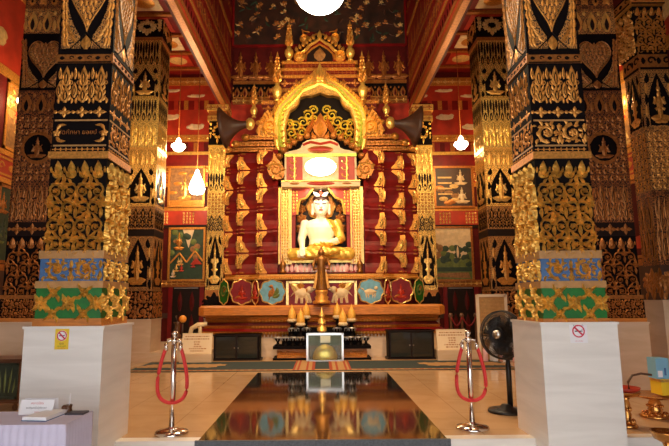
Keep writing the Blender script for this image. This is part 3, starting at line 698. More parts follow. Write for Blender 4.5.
        for (u0,v0,u1,v1) in ((-.06,-.04,w+.06,.02),(-.06,h-.02,w+.06,h+.04),(-.06,0,.0,h),(w,0,w+.06,h)): m.rect(F,u0,v0,u1,v1,-.05,.035,'gold_leaf' if sd < 0 else 'gold_old')
        tag(m.build('wall_painting'),lab,'painting')
# ------------------------------------------------------------------ altar
altar = thing('altar',(0,YA+.6,0),'tall red and gold tiered altar with arched canopy filling the end of the hall','altar')
def zz(py,Y): return Z(py,Y)
def sym_plan(pts): return pts+[(-x,y) for x,y in pts[::-1]]
def tier(mb,prof,plan,m):           # stack of plan outlines: prof = [(z, outward offset)], plan right half front->back of (x,y)
    n = None; rings = []
    for z, o in prof:
        ring = []
        for i,(x,y) in enumerate(plan): ring.append((x+o if x > 0 else x, y-o if i < len(plan)-1 else y, z))
        rings.append(ring)
    k = len(rings[0]); vs = [p for r in rings for p in r]
    fs = []
    for i in range(len(rings)-1):
        for j in range(k-1): fs.append((i*k+j, i*k+j+1, (i+1)*k+j+1, (i+1)*k+j))
    mb.add(vs,fs,m); top = (len(rings)-1)*k
    mb.add(vs[top:],[list(range(k))],m); mb.add(vs[:k],[list(range(k-1,-1,-1))],m)
def stack(mb,prof,plan,m):
    tier(mb,prof,plan,m); b = len(mb.v)
    mm = MB(); tier(mm,prof,plan,m)
    mb.add([(-q.x,q.y,q.z) for q in mm.v],[f[::-1] for f in mm.f],m)
s0 = S(325,YA)
basep = lambda hw, y: [(0,y),(hw*.62,y),(hw*.74,y+.12),(hw,y+.22),(hw,13.5)]
m = MB(); stack(m,[(.0,.0),(zz(334,YA),0)],basep(118*s0,YA),'marble_warm'); o_carpet(m,front(-75*s0,YA,zz(337,YA)),150*s0,.09,'gold_leaf',.02,'gold_old'); m.build('marble_base',altar)
for (a,b,o0,o1,q,hwp) in ((334,331,.04,.1,'gold_leaf',121),(331,328,.08,.02,'red',121),(328,325,.02,.06,'gold_leaf',118),(325,322,.04,.0,'red_dark',117),(322,319,.0,.06,'gold_leaf',116),(319,316,.04,.07,'gold_old',116)):
    m = MB(); stack(m,[(zz(a,YA),o0),(zz(b,YA)-.004,o1)],basep(hwp*s0,YA),q)
    if q == 'gold_leaf': o_diam(m,front(-70*s0,YA-o1-.002,zz(a,YA)),140*s0,zz(b,YA)-zz(a,YA),'gold',.02,'gold')
    m.build('base_molding',altar)
m = MB(); hw = 122*s0; stack(m,[(zz(316,YA),-.03),(zz(314.5,YA),.05),(zz(307,YA),.05),(zz(305,YA),0)],[(0,YA-.05),(hw*.7,YA-.05),(hw*.95,YA+.0),(hw,YA+.12),(hw,13.5)],'wood'); m.build('wooden_shelf',altar)
YFz = YA+.2; sf = S(290,YFz)
m = MB(); fplan = [(0,YFz),(62*sf,YFz),(74*sf,YFz+.2),(88*sf,YFz+.22),(100*sf,YFz+.45),(104*sf,13.5)]
stack(m,[(zz(305,YFz),0),(zz(280,YFz),0)],fplan,'red_dark'); m.build('medallion_frieze',altar)
m = MB(); stack(m,[(zz(280,YFz),.0),(zz(279,YFz),.05),(zz(277.5,YFz),.05),(zz(276,YFz),.0),(zz(274,YFz),.0)],fplan,'gold_leaf')
o_diam(m,front(-62*sf,YFz-.05,zz(279,YFz)),124*sf,zz(277,YFz)-zz(279,YFz),'gold',.015,'gold'); m.build('gold_ledge',altar)
def oct_ring(mb,F,r,rx,m,w,d):
    pts = []
    for k in range(33):
        a = 2*PI*k/32; q = r*(1+.06*math.cos(8*a)); pts.append((q*rx*math.cos(a),q*math.sin(a)))
    mb.ribbon(F,pts,w,w,d,m)
def medallion(dx,Y,ang,bg,kind,rx=1.,desc=''):
    F = front(dx*S(291,Y),Y,zz(291.5,Y)); F.u = Vector((math.cos(ang),math.sin(ang),0)); F.n = Vector((math.sin(ang),-math.cos(ang),0))
    r = 12.2*S(291,Y); mb = MB(); mb.plate(F,[(r*rx*math.cos(2*PI*k/24),r*math.sin(2*PI*k/24)) for k in range(24)],0,.02,bg)
    oct_ring(mb,F.sh(0,0,.02),r,rx,'gold_lit',.035,.02); G = F.sh(0,0,.022)
    if kind == 'bird':
        mb.leaf(G,-r*.3,-r*.4,r*.5,r*.9,.7,.02,'gold_old',-.8); mb.dome(G,-r*.1,r*.45,r*.16,r*.14,.02,'gold_old',8); mb.leaf(G,r*.1,-r*.3,r*.4,r*.8,.9,.02,'green_olive',-1.5); mb.leaf(G,0,-r*.4,r*.35,r*.7,1.6,.02,'green_olive',-1.2)
        mb.ribbon(G,[(-r*.3,-r*.7),(-r*.2,-r*.3)],.02,.02,.01,'gold_old'); mb.leaf(G,-r*.1,r*.45,r*.1,r*.25,-1.6,.02,'gold')
    elif kind == 'beast':
        mb.leaf(G,-r*.5,-r*.05,r*.5,r*1.0,PI/2,.03,'cream'); mb.dome(G,r*.45,r*.25,r*.17,r*.15,.03,'cream',8)
        for q in (-.4,-.2,.2,.4): mb.leaf(G,q*r,-r*.1,r*.14,r*.5,PI+q*.4,.02,'cream')
        mb.leaf(G,-r*.5,0,r*.14,r*.5,-.6,.02,'cream',-1.)
    elif kind == 'fig':
        deity(mb,G,0,-r*.6,r*.9,r*1.2,'red_bright',.02); mb.leaf(G,-r*.6,-r*.5,r*.2,r*.6,1.2,.02,'gold_old')
    else:
        mb.spiral(G,0,0,r*.55,0,1,1.5,r*.22,r*.1,.02,'green_olive'); mb.leaf(G,0,0,r*.3,r*.6,.5,.02,'gold_old',1)
    mb.build('medallion',altar)['label'] = desc
for sg in (-1,1):
    medallion(sg*49,YFz-.003,0,'blue_sky','bird' if sg < 0 else 'beast',1.05,'blue medallion with '+('a bird' if sg < 0 else 'a pale animal'))
    medallion(sg*79.5,YFz+.17,0,'red','fig',.95,'red medallion')
    medallion(sg*97,YFz+.3,sg*.9,'green','curl',.85,'green medallion')
    medallion(sg*65.5,YFz+.02,sg*.8,'red','fig',.45,'narrow red medallion')
# central panel with two elephants
m = MB(); F = front(0,YFz-.0,zz(305,YFz)); hp = zz(281,YFz)-zz(305,YFz); w2 = 34*sf
m.rect(F,-w2,0,w2,hp,0,.03,'red')
for sg in (-1,1): m.rect(F,sg*w2-.03,0,sg*w2+.03,hp,.02,.06,'gold_lit'); m.leaf(F.sh(0,0,.03),sg*w2*.9,hp*.92,.2,.45,sg*-2.3,.02,'gold_lit',.5)
m.rect(F,-w2,hp-.05,w2,hp,.02,.06,'gold_lit'); m.build('elephant_panel',altar)
for sg in (-1,1):
    m = MB(); G = front(0,YFz-.032,zz(304,YFz)); u = sg*19*sf; k = hp
    G = Fr(G.p(u,0.02),(-sg,0,0),(0,0,1),(0,-1,0))
    if sg > 0: pass
    m.dome(G,-.02,k*.42,.17,.13,.06,'cream',14); m.dome(G,.17,k*.56,.085,.085,.06,'cream',12)
    for q,a in ((-.12,PI+.15),(-.02,PI),(.07,PI-.2),(.12,PI-.35)): m.leaf(G,q,k*.42,.085,k*.42,a,.03,'cream',prof=(1,1,.9,.8,.7))
    m.leaf(G,.23,k*.6,.07,.24,.9,.03,'cream',-1.5); m.leaf(G,.12,k*.62,.1,.12,PI+.2,.05,'gold_leaf'); m.leaf(G,-.17,k*.5,.03,.18,-2.4,.02,'cream'); m.leaf(G,.22,k*.52,.03,.12,1.3,.03,'white',-.6)
    m.leaf(G,-.05,k*.6,.2,.16,0,.05,'gold_leaf')
    o = m.build('elephant_relief',altar)
# red redented wings with gilt flame leaves
Yw = YA+.35; sw = S(215,Yw)
steps = [(45*sw,Yw),(60*sw,Yw+.13),(81*sw,Yw+.3),(96*sw,Yw+.42)]
lev = [274,252,230,208,187,168,150]
def wing(sd):
    plan = [(43*sw,Yw)]
    for i,(x,y) in enumerate(steps):
        plan.append((x,y))
        if i < 3: plan.append((x,steps[i+1][1]))
    plan.append((steps[-1][0],13.85)); plan.append((43*sw,13.85))
    mb = MB(); cur = MB()
    for t in range(len(lev)-1):
        z0, z1 = zz(lev[t],Yw), zz(lev[t+1],Yw); h = z1-z0
        rings = []
        for q,o in ((0,.06),(.08,.08),(.3,.02),(.5,-.02),(.7,.02),(.92,.08),(1,.065)):
            r = []
            for i,(x,y) in enumerate(plan):
                xx = x+o if (0 < i < len(plan)-1) else x
                yy = y-o if i < len(plan)-2 else y
                r.append((sd*xx,yy,z0+h*q))
            rings.append(r)
        k = len(plan); vs = [p for r in rings for p in r]; fs = []
        for i in range(len(rings)-1):
            for j in range(k):
                f = (i*k+j, i*k+(j+1)%k, (i+1)*k+(j+1)%k, (i+1)*k+j); fs.append(f if sd > 0 else f[::-1])
        cur.add(vs,fs,'red'); b = (len(rings)-1)*k
        cur.add(vs[b:],[list(range(k)) if sd > 0 else list(range(k-1,-1,-1))],'red')
    return cur
for sd in (-1,1):
    wing(sd).build('red_tiered_wing',altar)
    for t in range(len(lev)-1):
        z0, z1 = zz(lev[t],Yw), zz(lev[t+1],Yw); h = z1-z0
        for i,(x,y) in enumerate(steps[1:]):
            mb = MB(); upw = (t+i)%2 == 0; wq = (.2,.25,.19)[i]; of = .075
            for K,k in ((Fr((sd*(x+of-.03),y-of,z0),(-sd,0,0),(0,0,1),(0,-1,0)),1.),(Fr((sd*(x+of),y-of+.03,z0),(0,1,0),(0,0,1),(sd,0,0)),.55)):
                w_ = wq*k
                if upw: out = [(0,h*.05),(w_*.95,h*.04),(w_,h*.1),(w_*.62,h*.3),(w_*.5,h*.46),(w_*.2,h*.62),(w_*.02,h*.8),(-w_*.12,h*.6),(-w_*.05,h*.3)]
                else: out = [(0,h*.95),(w_*.9,h*.97),(w_*1.02,h*.9),(w_*.7,h*.76),(w_*.45,h*.66),(w_*.25,h*.5),(w_*.0,h*.3),(-w_*.12,h*.5),(-w_*.06,h*.75)]
                mb.plate(K,out,-.1,.03,'gold_leaf'); q_ = h*(.08 if upw else .9); a_ = 0 if upw else PI
                mb.leaf(K.sh(0,0,.03),w_*.3,q_,w_*.5,h*.5,a_-(.25 if upw else -.25),.03,'lai_gold'); mb.dome(K.sh(0,0,.03),w_*.25,h*(.2 if upw else .8),w_*.14,h*.06,.03,'gold_lit',7)
                mb.dome(K,w_*.3,h*(.93 if upw else .1),w_*.3,h*.05,.05,'gold_old',7)
            mb.build('flame_leaf',altar)
# stepped gilt cornices above the wings
for sd in (-1,1):
    for j,(a,b,hwp) in enumerate(((151,147,96),(145.5,141,88),(139,134.5,78))):
        m = MB(); Yj = Yw+.2-.07*j; x1 = hwp*S(a,Yj); xa, xb = sorted((sd*43*sw, sd*x1))
        m.box(xa,Yj,zz(a,Yj),xb,13.8,zz(b,Yj),'gold_old'); F = front(xa,Yj,zz(a,Yj)); o_diam(m,F,xb-xa,zz(b,Yj)-zz(a,Yj),'gold',.03,'gold')
        xr = xb if sd > 0 else xa
        m.box(xa,Yj+.1,zz(b,Yj),xb-(.05 if sd > 0 else 0),13.8,zz(b-2,Yj),'red')
        m.dome(front(0,Yj-.0,0),xr-sd*.08,zz((a+b)/2,Yj),.11,.1,.08,'gold_leaf',9)
        m.build('cornice_step',altar)
# niche
Yn = YA+.32; sn = S(230,Yn); zn0, zn1 = zz(273,Yn), zz(187,Yn)
m = MB(); m.box(-43*sn,13.3,zn0,43*sn,13.9,zn1+.5,'black_brown')
for sd in (-1,1):
    xa, xb = sorted((sd*42.5*sn, sd*26*sn)); m.box(xa,Yn+.08,zn0,xb,13.3,zn1,'red')
m.box(-43*sn,Yn+.1,zn0,43*sn,13.3,zz(262,Yn),'red'); m.build('niche',altar)
for sd in (-1,1):
    m = MB(); xa, xb = sorted((sd*42.5*sn, sd*29.5*sn)); F = front(xa,Yn,zn0+.22); w = xb-xa; h = zn1-zn0-.22
    m.rect(F,0,0,w,h,-.1,.0,'gold_lit'); o_carpet(m,F.sh(w*.2,.02),w*.6,h-.04,'gold_bright',.02,'red',.075)
    for u in (0,.14,.82): m.rect(F,w*u,0,w*(u+.05 if u else .07),h,0,.03,'red_bright' if u == .14 else 'gold')
    m.build('lattice_jamb',altar)
# ogee spandrel above the head
m = MB(); F = front(0,Yn+.03,zz(215,Yn)); hh = zn1-zz(215,Yn); ww = 30*sn
for sd in (-1,1):
    m.plate(F,[(sd*ww,0),(sd*24*sn,.02),(sd*23*sn,hh*.3),(sd*21*sn,hh*.55),(sd*15*sn,hh*.62),(sd*11*sn,hh*.8),(sd*8*sn,hh*.97),(0,hh*.99),(0,hh*1.1),(sd*ww,hh*1.1)],-.06,.0,'red_bright')
    m.ribbon(F,[(sd*24*sn,.02),(sd*23*sn,hh*.3),(sd*21*sn,hh*.55),(sd*15*sn,hh*.62),(sd*11*sn,hh*.8),(sd*8*sn,hh*.97)],.06,.06,.03,'gold_bright')
    o_carpet(m,F.sh(sd*26*sn-.08,hh*.1),.16,hh*.8,'gold_bright',.012,'gold',.08)
m.build('ogee_spandrel',altar)
m = MB(); Fh = front(0,13.24,zz(206,13.2)); m.plate(Fh,[(14.5*sn*math.cos(2*PI*k/32),13*sn*math.sin(2*PI*k/32)) for k in range(32)],-.04,.0,'orange'); oct_ring(m,Fh,13.5*sn,1.07,'gold',.04,.02); m.build('halo_disc',altar)
for sd in (-1,1):
    m = MB(); G = front(sd*20*sn,13.27,zz(236,13.2))
    for j in range(4): m.flower(G,0,.2+.26*j,.16-.015*j,6,.03,'gold_old',j)
    m.leaf(G,0,1.1,.12,.25,0,.03,'gold'); m.build('gilt_tree_relief',altar)
# lotus throne
m = MB(); Yt = Yn+.02; st = S(266,Yt)
m.box(-37*st,Yt+.08,zz(272,Yt),37*st,13.3,zz(262.5,Yt),'white')
F = front(-37*st,Yt+.08,zz(272,Yt)); h = zz(262.5,Yt)-zz(272,Yt)
for i in range(16):
    u = 74*st*(i+.5)/16; m.leaf(F,u,h*.02,.15,h*.95,0,.05,'pink' if i%2 else 'white',prof=(.9,1,.95,.7,.1))
    m.leaf(F,u,h*.05,.07,h*.6,0,.03,'pink',lift=.04)
m.box(-38*st,Yt+.04,zz(262.5,Yt),38*st,13.3,zz(260,Yt),'gold_bright'); m.build('lotus_throne',altar)
for sd in (-1,1):                   # small dark finials at both ends of the throne
    m = MB(); c = (sd*38.5*st,Yt-.02,zz(273,Yt)); m.lathe([(.08,0),(.09,.05),(.04,.08),(.08,.16),(.07,.24),(.03,.3),(.015,.42),(.002,.5)],c,'bronze',12); m.build('throne_finial',altar)
# canopy house above the niche
Yc = YA+.22; sc = S(168,Yc)
m = MB(); m.box(-39*sc,Yc-.06,zz(187,Yc),39*sc,13.25,zz(181,Yc),'cream'); F = front(0,Yc-.06,zz(184,Yc)); m.dome(F,0,0,14*sc,2*sc,.03,'red_bright',18); m.dome(F,-26*sc,0,5*sc,1.*sc,.02,'gold_old',10); m.dome(F,26*sc,0,5*sc,1.*sc,.02,'gold_old',10)
m.rect(F,-39*sc,2*sc,39*sc,3.2*sc,0,.03,'gold'); m.build('canopy_ledge',altar)
m = MB(); m.box(-36*sc,Yc,zz(181,Yc),36*sc,13.25,zz(155,Yc),'cream'); z0 = zz(180,Yc); h = zz(157,Yc)-z0
for sd in (-1,1):
    F = front(sd*26*sc-8*sc,Yc,z0); w = 16*sc; m.rect(F,0,0,w,h,0,.02,'red_bright')
    for q in range(3): m.spiral(F.sh(0,0,.02),w*.5,h*(.25+.3*q),w*.3,PI,1,.5,.03,.03,.015,'gold_bright',9)
    m.rect(F,w*.46,0,w*.54,h,.02,.03,'gold_bright')
m.rect(front(0,Yc,zz(156,Yc)),-36*sc,-.02,36*sc,.05,0,.04,'gilt_green'); m.build('canopy_box',altar)
m = MB(); F = front(0,Yc+.1,zz(155,Yc)); k = sc
pts = [(-36*k,0),(36*k,0),(36*k,3*k),(30*k,5*k),(24*k,6*k),(20*k,8*k),(18*k,13*k),(13*k,16*k),(0,18*k)]
pts += [(-x,y) for x,y in pts[3:-1][::-1]]+[(-36*k,3*k)]
m.plate(F,pts,-.6,.06,'cream'); m.dome(F.sh(0,0,.06),0,6*k,13*k,4*k,.03,'gold_old',18); m.dome(F.sh(0,0,.07),0,6*k,11*k,3*k,.03,'red_bright',18)
m.ribbon(F.sh(0,0,.06),[(-18*k,11*k),(-10*k,14*k),(0,12*k),(10*k,14*k),(18*k,11*k)],.07,.07,.03,'red_bright'); m.build('canopy_roof',altar)
lampo = MB(); F = front(0,Yc-.005,zz(167,Yc)); lampo.dome(F,0,0,16.5*sc,10*sc,.12,'lamp_hot',20,lift=0); lampo.plate(F,[(16.5*sc*math.cos(2*PI*q/20),10*sc*math.sin(2*PI*q/20)) for q in range(20)],-.0,.015,'gold_bright')
tag(lampo.build('flood_lamp'),'glaring white lamp on the front of the red and cream canopy, over the statue','lamp')
# swirls beside the canopy
for sd in (-1,1):
    m = MB(); Ys = Yw-.12; F = Fr((sd*44*sc,Ys,zz(178,Ys)),(sd,0,0),(0,0,1),(0,-1,0))
    k = sc; m.plate(F,[(-6*k,0),(0,-1*k),(7*k,3*k),(9.5*k,9*k),(8*k,15*k),(4*k,20*k),(3*k,27*k),(0,21*k),(-4*k,17*k),(-7*k,11*k),(-8*k,5*k)],-.2,.0,'gold_old')
    m.spiral(F,1*k,9*k,7*k,0,1,1.6,3*k,1.2*k,.06,'gold_lit',22)
    for q in range(6): m.leaf(F,1*k+6*k*math.cos(q*.9+.5),9*k+6*k*math.sin(q*.9+.5),3*k,5*k,1.57-(q*.9+.5),.04,'gold',.8)
    m.build('gilt_swirl',altar)
    for j in range(7):              # chain of gilt cartouches climbing beside the niche
        pass
# naga arch
Ya = YA+.45; sa = S(115,Ya); F = front(0,Ya,zz(155,Ya)); P = lambda dx,py: (dx*sa, zz(py,Ya)-zz(155,Ya))
half = [(43,150),(46,138),(46,125),(45,115),(42,107),(37,101),(32,96),(26,90),(18,84),(10,80),(5,76),(0,71)]
inner = [(33,150),(34,140),(35,128),(33,118),(30,110),(25,107),(22,103),(20,97),(14,95),(8,95),(0,92)]
m = MB()
for sd in (-1,1):
    o = [P(sd*a,b) for a,b in half]; i = [P(sd*a,b) for a,b in inner]
    n = len(i)
    oo = [o[round(k*(len(o)-1)/(n-1))] for k in range(n)]
    for k in range(n-1):
        q = [oo[k],oo[k+1],i[k+1],i[k]]; m.plate(F,q,-.35,.03,'gold')
    mid = [((a[0]+b[0])/2,(a[1]+b[1])/2) for a,b in zip(oo,i)]
    m.ribbon(F.sh(0,0,.03),mid,5.5*sa,5.5*sa,.05,'gilt_green'); m.ribbon(F.sh(0,0,.03),oo,2*sa,2*sa,.07,'gold_bright'); m.ribbon(F.sh(0,0,.03),i,2*sa,2*sa,.07,'gold_lit')
    for k in range(n-1):
        for q in (0,.5): m.leaf(F.sh(0,0,.06),mid[k][0]+(mid[k+1][0]-mid[k][0])*q,mid[k][1]+(mid[k+1][1]-mid[k][1])*q,1.8*sa,5*sa,sd*(-1.2),.05,'gold_bright',sd*.8)
m.build('naga_arch',altar)
for sd in (-1,1):
    m = MB()
    for k,(a,b) in enumerate(half[2:-1]):
        u,v = P(sd*a,b); nx = half[k+3]; uu,vv = P(sd*nx[0],nx[1]); ang = math.atan2(uu-u,vv-v)
        for q in (0,.5): m.leaf(F.sh(0,0,-.02),u+(uu-u)*q,v+(vv-v)*q,4.5*sa,7*sa,ang+sd*1.0,.06,'gold',-sd*.9)
    m.build('flame_crest',altar)
    # naga head curling outwards at the foot of the arch
    m = MB(); G = Fr(F.p(*P(sd*44,135),.05),(sd,0,0),(0,0,1),(0,-1,0)); k = sa
    m.plate(G,[(-2*k,-2*k),(16*k,-2*k),(20*k,4*k),(17*k,10*k),(20*k,14*k),(15*k,16*k),(12*k,22*k),(8*k,26*k),(5*k,20*k),(1*k,14*k),(-2*k,8*k)],-.25,.0,'gold_leaf')
    m.spiral(G,6*k,8*k,7*k,-1.2,1,1.5,3.5*k,1.4*k,.1,'gold_bright',20); m.spiral(G,13*k,13*k,4*k,PI,-1,1.2,2*k,1*k,.08,'gold_lit',14)
    for q in range(7): m.leaf(G,(2+2.4*q)*k,(20-1.6*q)*k,3*k,(8-.5*q)*k,-.2+.2*q,.06,'gold',.7)
    for q in range(4): m.leaf(G,(0+4.5*q)*k,-1*k,3.5*k,6*k,.9-.3*q,.06,'gold_lit',.8)
    m.build('naga_head',altar)
    # inner gilded scroll foliage
    m = MB(); G = Fr(F.p(0,0,-.16),(sd,0,0),(0,0,1),(0,-1,0))
    for (dx,py,r) in ((6,108,4),(11,113,4.5),(16,120,4.5),(9,121,4),(23,124,4.5),(27,131,4.),(17,130,4),(6,117,3.2),(28,121,3.2),(22,136,3.6),(29,141,3.2)):
        u,v = P(dx*1.08,py); r *= 1.25; m.spiral(G,u,v,r*sa,.5,1,1.4,2.2*sa,1.*sa,.05,'gilt_yellow_lit',14); m.ribbon(G.sh(0,0,.01),[(u+r*.8*sa*math.cos(q*.7),v+r*.8*sa*math.sin(q*.7)) for q in range(10)],.5*sa,.5*sa,.06,'gold_bright')
        m.leaf(G,u,v-3*sa,2.5*sa,6*sa,2.6,.05,'gold_leaf',1)
    m.build('gilt_foliage',altar)
    # ring of small nagas below the arch, framing the canopy
    m = MB(); G = Fr(F.p(0,0,.1),(sd,0,0),(0,0,1),(0,-1,0))
    for j,(dx,py) in enumerate(((6,139),(13,137),(20,139),(26,143),(31,147),(36,151),(40,157),(42,164),(43,171))):
        u,v = P(dx,py); m.dome(G,u,v,3.4*sa,3.4*sa,.06,'gold_old',9); m.spiral(G.sh(0,0,.05),u,v,2.6*sa,j,1,1.2,1.3*sa,.6*sa,.04,'gold_lit',10); m.leaf(G,u,v,3*sa,7*sa,.5+.1*j,.06,'gold_leaf',-.6)
    m.build('naga_garland',altar)
m = MB(); G = F.sh(0,0,-.2); m.plate(G,[P(a,b) for a,b in ((-35,150),(35,150),(36,128),(32,110),(22,98),(10,93),(0,90),(-10,93),(-22,98),(-32,110),(-36,128))],-.3,.0,'black')
u,v = P(0,136); m.leaf(G.sh(0,0,.05),0,v,15*sa,26*sa,0,.06,'gold_old'); m.leaf(G.sh(0,0,.09),0,v+2*sa,8*sa,16*sa,0,.06,'gold_leaf')
for j in range(6):
    for sd in (-1,1): m.leaf(G.sh(0,0,.05),sd*(5+1.2*j)*sa,v+(14-2.*j)*sa,4*sa,8*sa,sd*.6,.05,'gold_old',-sd*.8)
m.build('arch_tympanum',altar)
m = MB(); m.lathe([(6.5*sa,0),(6.8*sa,2*sa),(5*sa,4*sa),(6.2*sa,7*sa),(5.2*sa,11*sa),(3.2*sa,14*sa),(2*sa,17*sa),(1*sa,20*sa),(.1*sa,24*sa)],(0,Ya-.05,zz(84,Ya)),'gold_bright',16,sc=(1,.6))
for q in (-1,0,1): m.leaf(front(0,Ya-.05-4*sa,zz(84,Ya)),q*3*sa,1*sa,5*sa,12*sa,q*.2,.06,'gold')
m.build('arch_finial',altar)
# upper red-gold storeys and crowning gable
Yu = YA+.7; su = S(65,Yu)
for j,(a,b,hwp,q) in enumerate(((112,104,56,'red_dark'),(104,100,58,'gold_old'),(100,92,50,'red_dark'),(92,88,50,'gold_old'),(88,78,41,'red_dark'),(78,74.5,42,'gold_leaf'),(74.5,71,37,'red'),(71,67.5,40,'gold_leaf'),(67.5,64,35,'red'),(64,60.5,38,'gold_leaf'))):
    m = MB(); w = hwp*su; m.box(-w,Yu,zz(a,Yu),w,13.9,zz(b,Yu),q)
    if 'gold' in q: o_diam(m,front(-w,Yu,zz(a,Yu)),2*w,zz(b,Yu)-zz(a,Yu),'gold',.03,'gold')
    else: o_diam(m,front(-w,Yu,zz(a,Yu)),2*w,zz(b,Yu)-zz(a,Yu),'gold_old',.02,'gold')
    m.build('storey_molding',altar)
F = front(0,Yu-.05,zz(62,Yu)); k = su
m = MB(); m.plate(F,[(-26*k,0),(26*k,0),(25*k,6*k),(19*k,10*k),(14*k,13*k),(9*k,19*k),(4*k,22*k),(0,27*k),(-4*k,22*k),(-9*k,19*k),(-14*k,13*k),(-19*k,10*k),(-25*k,6*k)],-.5,-.02,'red')
m.plate(F,[(-13*k,0),(13*k,0),(12*k,8*k),(7*k,14*k),(0,18*k),(-7*k,14*k),(-12*k,8*k)],-.02,.0,'black_brown')
for sd in (-1,1):
    m.ribbon(F,[(sd*a*k,b*k) for a,b in ((20,2),(19,8),(14,12),(10,17),(5,20),(0,24))],4*k,3*k,.08,'gold_bright'); m.ribbon(F,[(sd*a*k,b*k) for a,b in ((15,1),(13,8),(8,13),(0,18))],2*k,2*k,.06,'gold_leaf')
    m.dome(F,sd*20*k,5*k,6*k,6*k,.1,'gold_leaf',14); m.spiral(F.sh(0,0,.08),sd*20*k,5*k,5*k,0,sd,1.6,2*k,1*k,.06,'gold_bright',18)
    for j in range(6): m.leaf(F,sd*(22-3.4*j)*k,(10+2.6*j)*k,3.5*k,6*k,sd*.5,.06,'gold',-sd*.5)
m.leaf(F,0,0,12*k,14*k,0,.08,'mural_brown'); m.leaf(F,0,23*k,5*k,10*k,0,.06,'gold_bright'); m.build('crown_gable',altar)
m = MB(); F2 = front(0,Yu+.2,zz(46,Yu)); m.plate(F2,[(-19*k,0),(19*k,0),(17*k,12*k),(18*k,19*k),(14*k,17*k),(8*k,20*k),(0,16*k),(-8*k,20*k),(-14*k,17*k),(-18*k,19*k),(-17*k,12*k)],-.2,.0,'red_dark')
m.plate(F2,[(-9*k,2*k),(9*k,2*k),(9*k,11*k),(4*k,15*k),(-4*k,15*k),(-9*k,11*k)],.0,.02,'black_brown')
for sd in (-1,1):
    m.dome(F2,sd*15.5*k,12*k,5*k,5*k,.1,'gold_leaf',14); m.spiral(F2.sh(0,0,.08),sd*15.5*k,12*k,4*k,0,sd,1.5,1.7*k,.8*k,.06,'gold_bright',16)
    m.ribbon(F2,[(sd*a*k,b*k) for a,b in ((16,4),(11,12),(5,16),(0,18))],2*k,2*k,.06,'gold_leaf')
    m.ribbon(F2,[(sd*a*k,b*k) for a,b in ((16,16),(18,22),(16,20),(10,19))],1.5*k,1*k,.05,'gold_leaf')
m.build('upper_gable',altar)
# gilt vases carrying flame trees
def vase_tree(dx,py0,pytop,Y,sc_,lab):
    s = S((py0+pytop)/2,Y); z0 = zz(py0,Y); H = zz(pytop,Y)-z0; x = dx*s
    t = thing('flower_vase',(x,Y,z0),lab,'vase','gilt vases with flame trees on the altar')
    hv = H*.36; m = MB(); m.lathe([(.55*sc_,0),(.6*sc_,.06*hv),(.35*sc_,.14*hv),(.8*sc_,.34*hv),(1.*sc_,.55*hv),(.85*sc_,.75*hv),(.4*sc_,.9*hv),(.5*sc_,hv)],(x,Y,z0),'gold_bright',16); m.build('vase',t)
    m = MB(); m.tube([(x,Y,z0+hv*.9),(x,Y,z0+H*.97)],[sc_*.16,.01],'gold_old',6)
    for j in range(7):
        v = z0+hv+(H-hv)*(.02+.13*j); r = sc_*(1.7-.2*j)
        for q in range(6):
            a = q*PI/3+j*.5; K = Fr((x,Y,v),(math.cos(a),math.sin(a),0),(0,0,1),(math.sin(a),-math.cos(a),0))
            m.leaf(K,0,0,sc_*.75,r,.75,.03,'gold_leaf' if q%2 else 'gold',-.6); m.leaf(Fr((x,Y,v),(math.cos(a),math.sin(a),0),(0,0,1),(-math.sin(a),math.cos(a),0)),0,0,sc_*.75,r,.75,.03,'gold_leaf',-.6)
    m.leaf(front(x,Y,z0+H*.86),0,0,sc_*.4,H*.16,0,.02,'gold'); m.build('flame_tree',t)
for sd in (-1,1):
    L = 'left' if sd < 0 else 'right'
    vase_tree(sd*42.5,101,52,Ya-.02,.13,'large gold vase with flame tree on the %s shoulder of the green and gold arch' % L)
    vase_tree(sd*30.5,61,21,Yu-.12,.12,'gold vase with flame tree %s of the small crowning gable' % L)
    vase_tree(sd*66,117,83,Ya+.35,.1,'slender gold vase with thin spire at the outer %s end of the altar cornice' % L)
# dark horns between the slim pillars and the naga heads
for sd in (-1,1):
    L = 'left' if sd < 0 else 'right'; Yh = 12.6; s = S(125,Yh)
    a = Vector((sd*97*s,Yh-.05,zz(128,Yh))); b = Vector((sd*72*s,Yh-.1,zz(125,Yh)))
    t = thing('horn_bracket',a,'dark brown horn-shaped cone with gold tip beside the %s naga head' % L,'bracket','dark horn cones by the slim pillars')
    m = MB(); n = 9; pts = [a+(b-a)*(q/(n-1)) for q in range(n)]; m.tube(pts,[.52-.43*(1-(1-q/(n-1))**2.2) for q in range(n)],'brown',18); m.build('horn',t)
    m = MB(); m.ball(b+Vector((-sd*.06,-.02,0)),(.12,.1,.16),'gold_bright'); m.build('gold_tip',t)
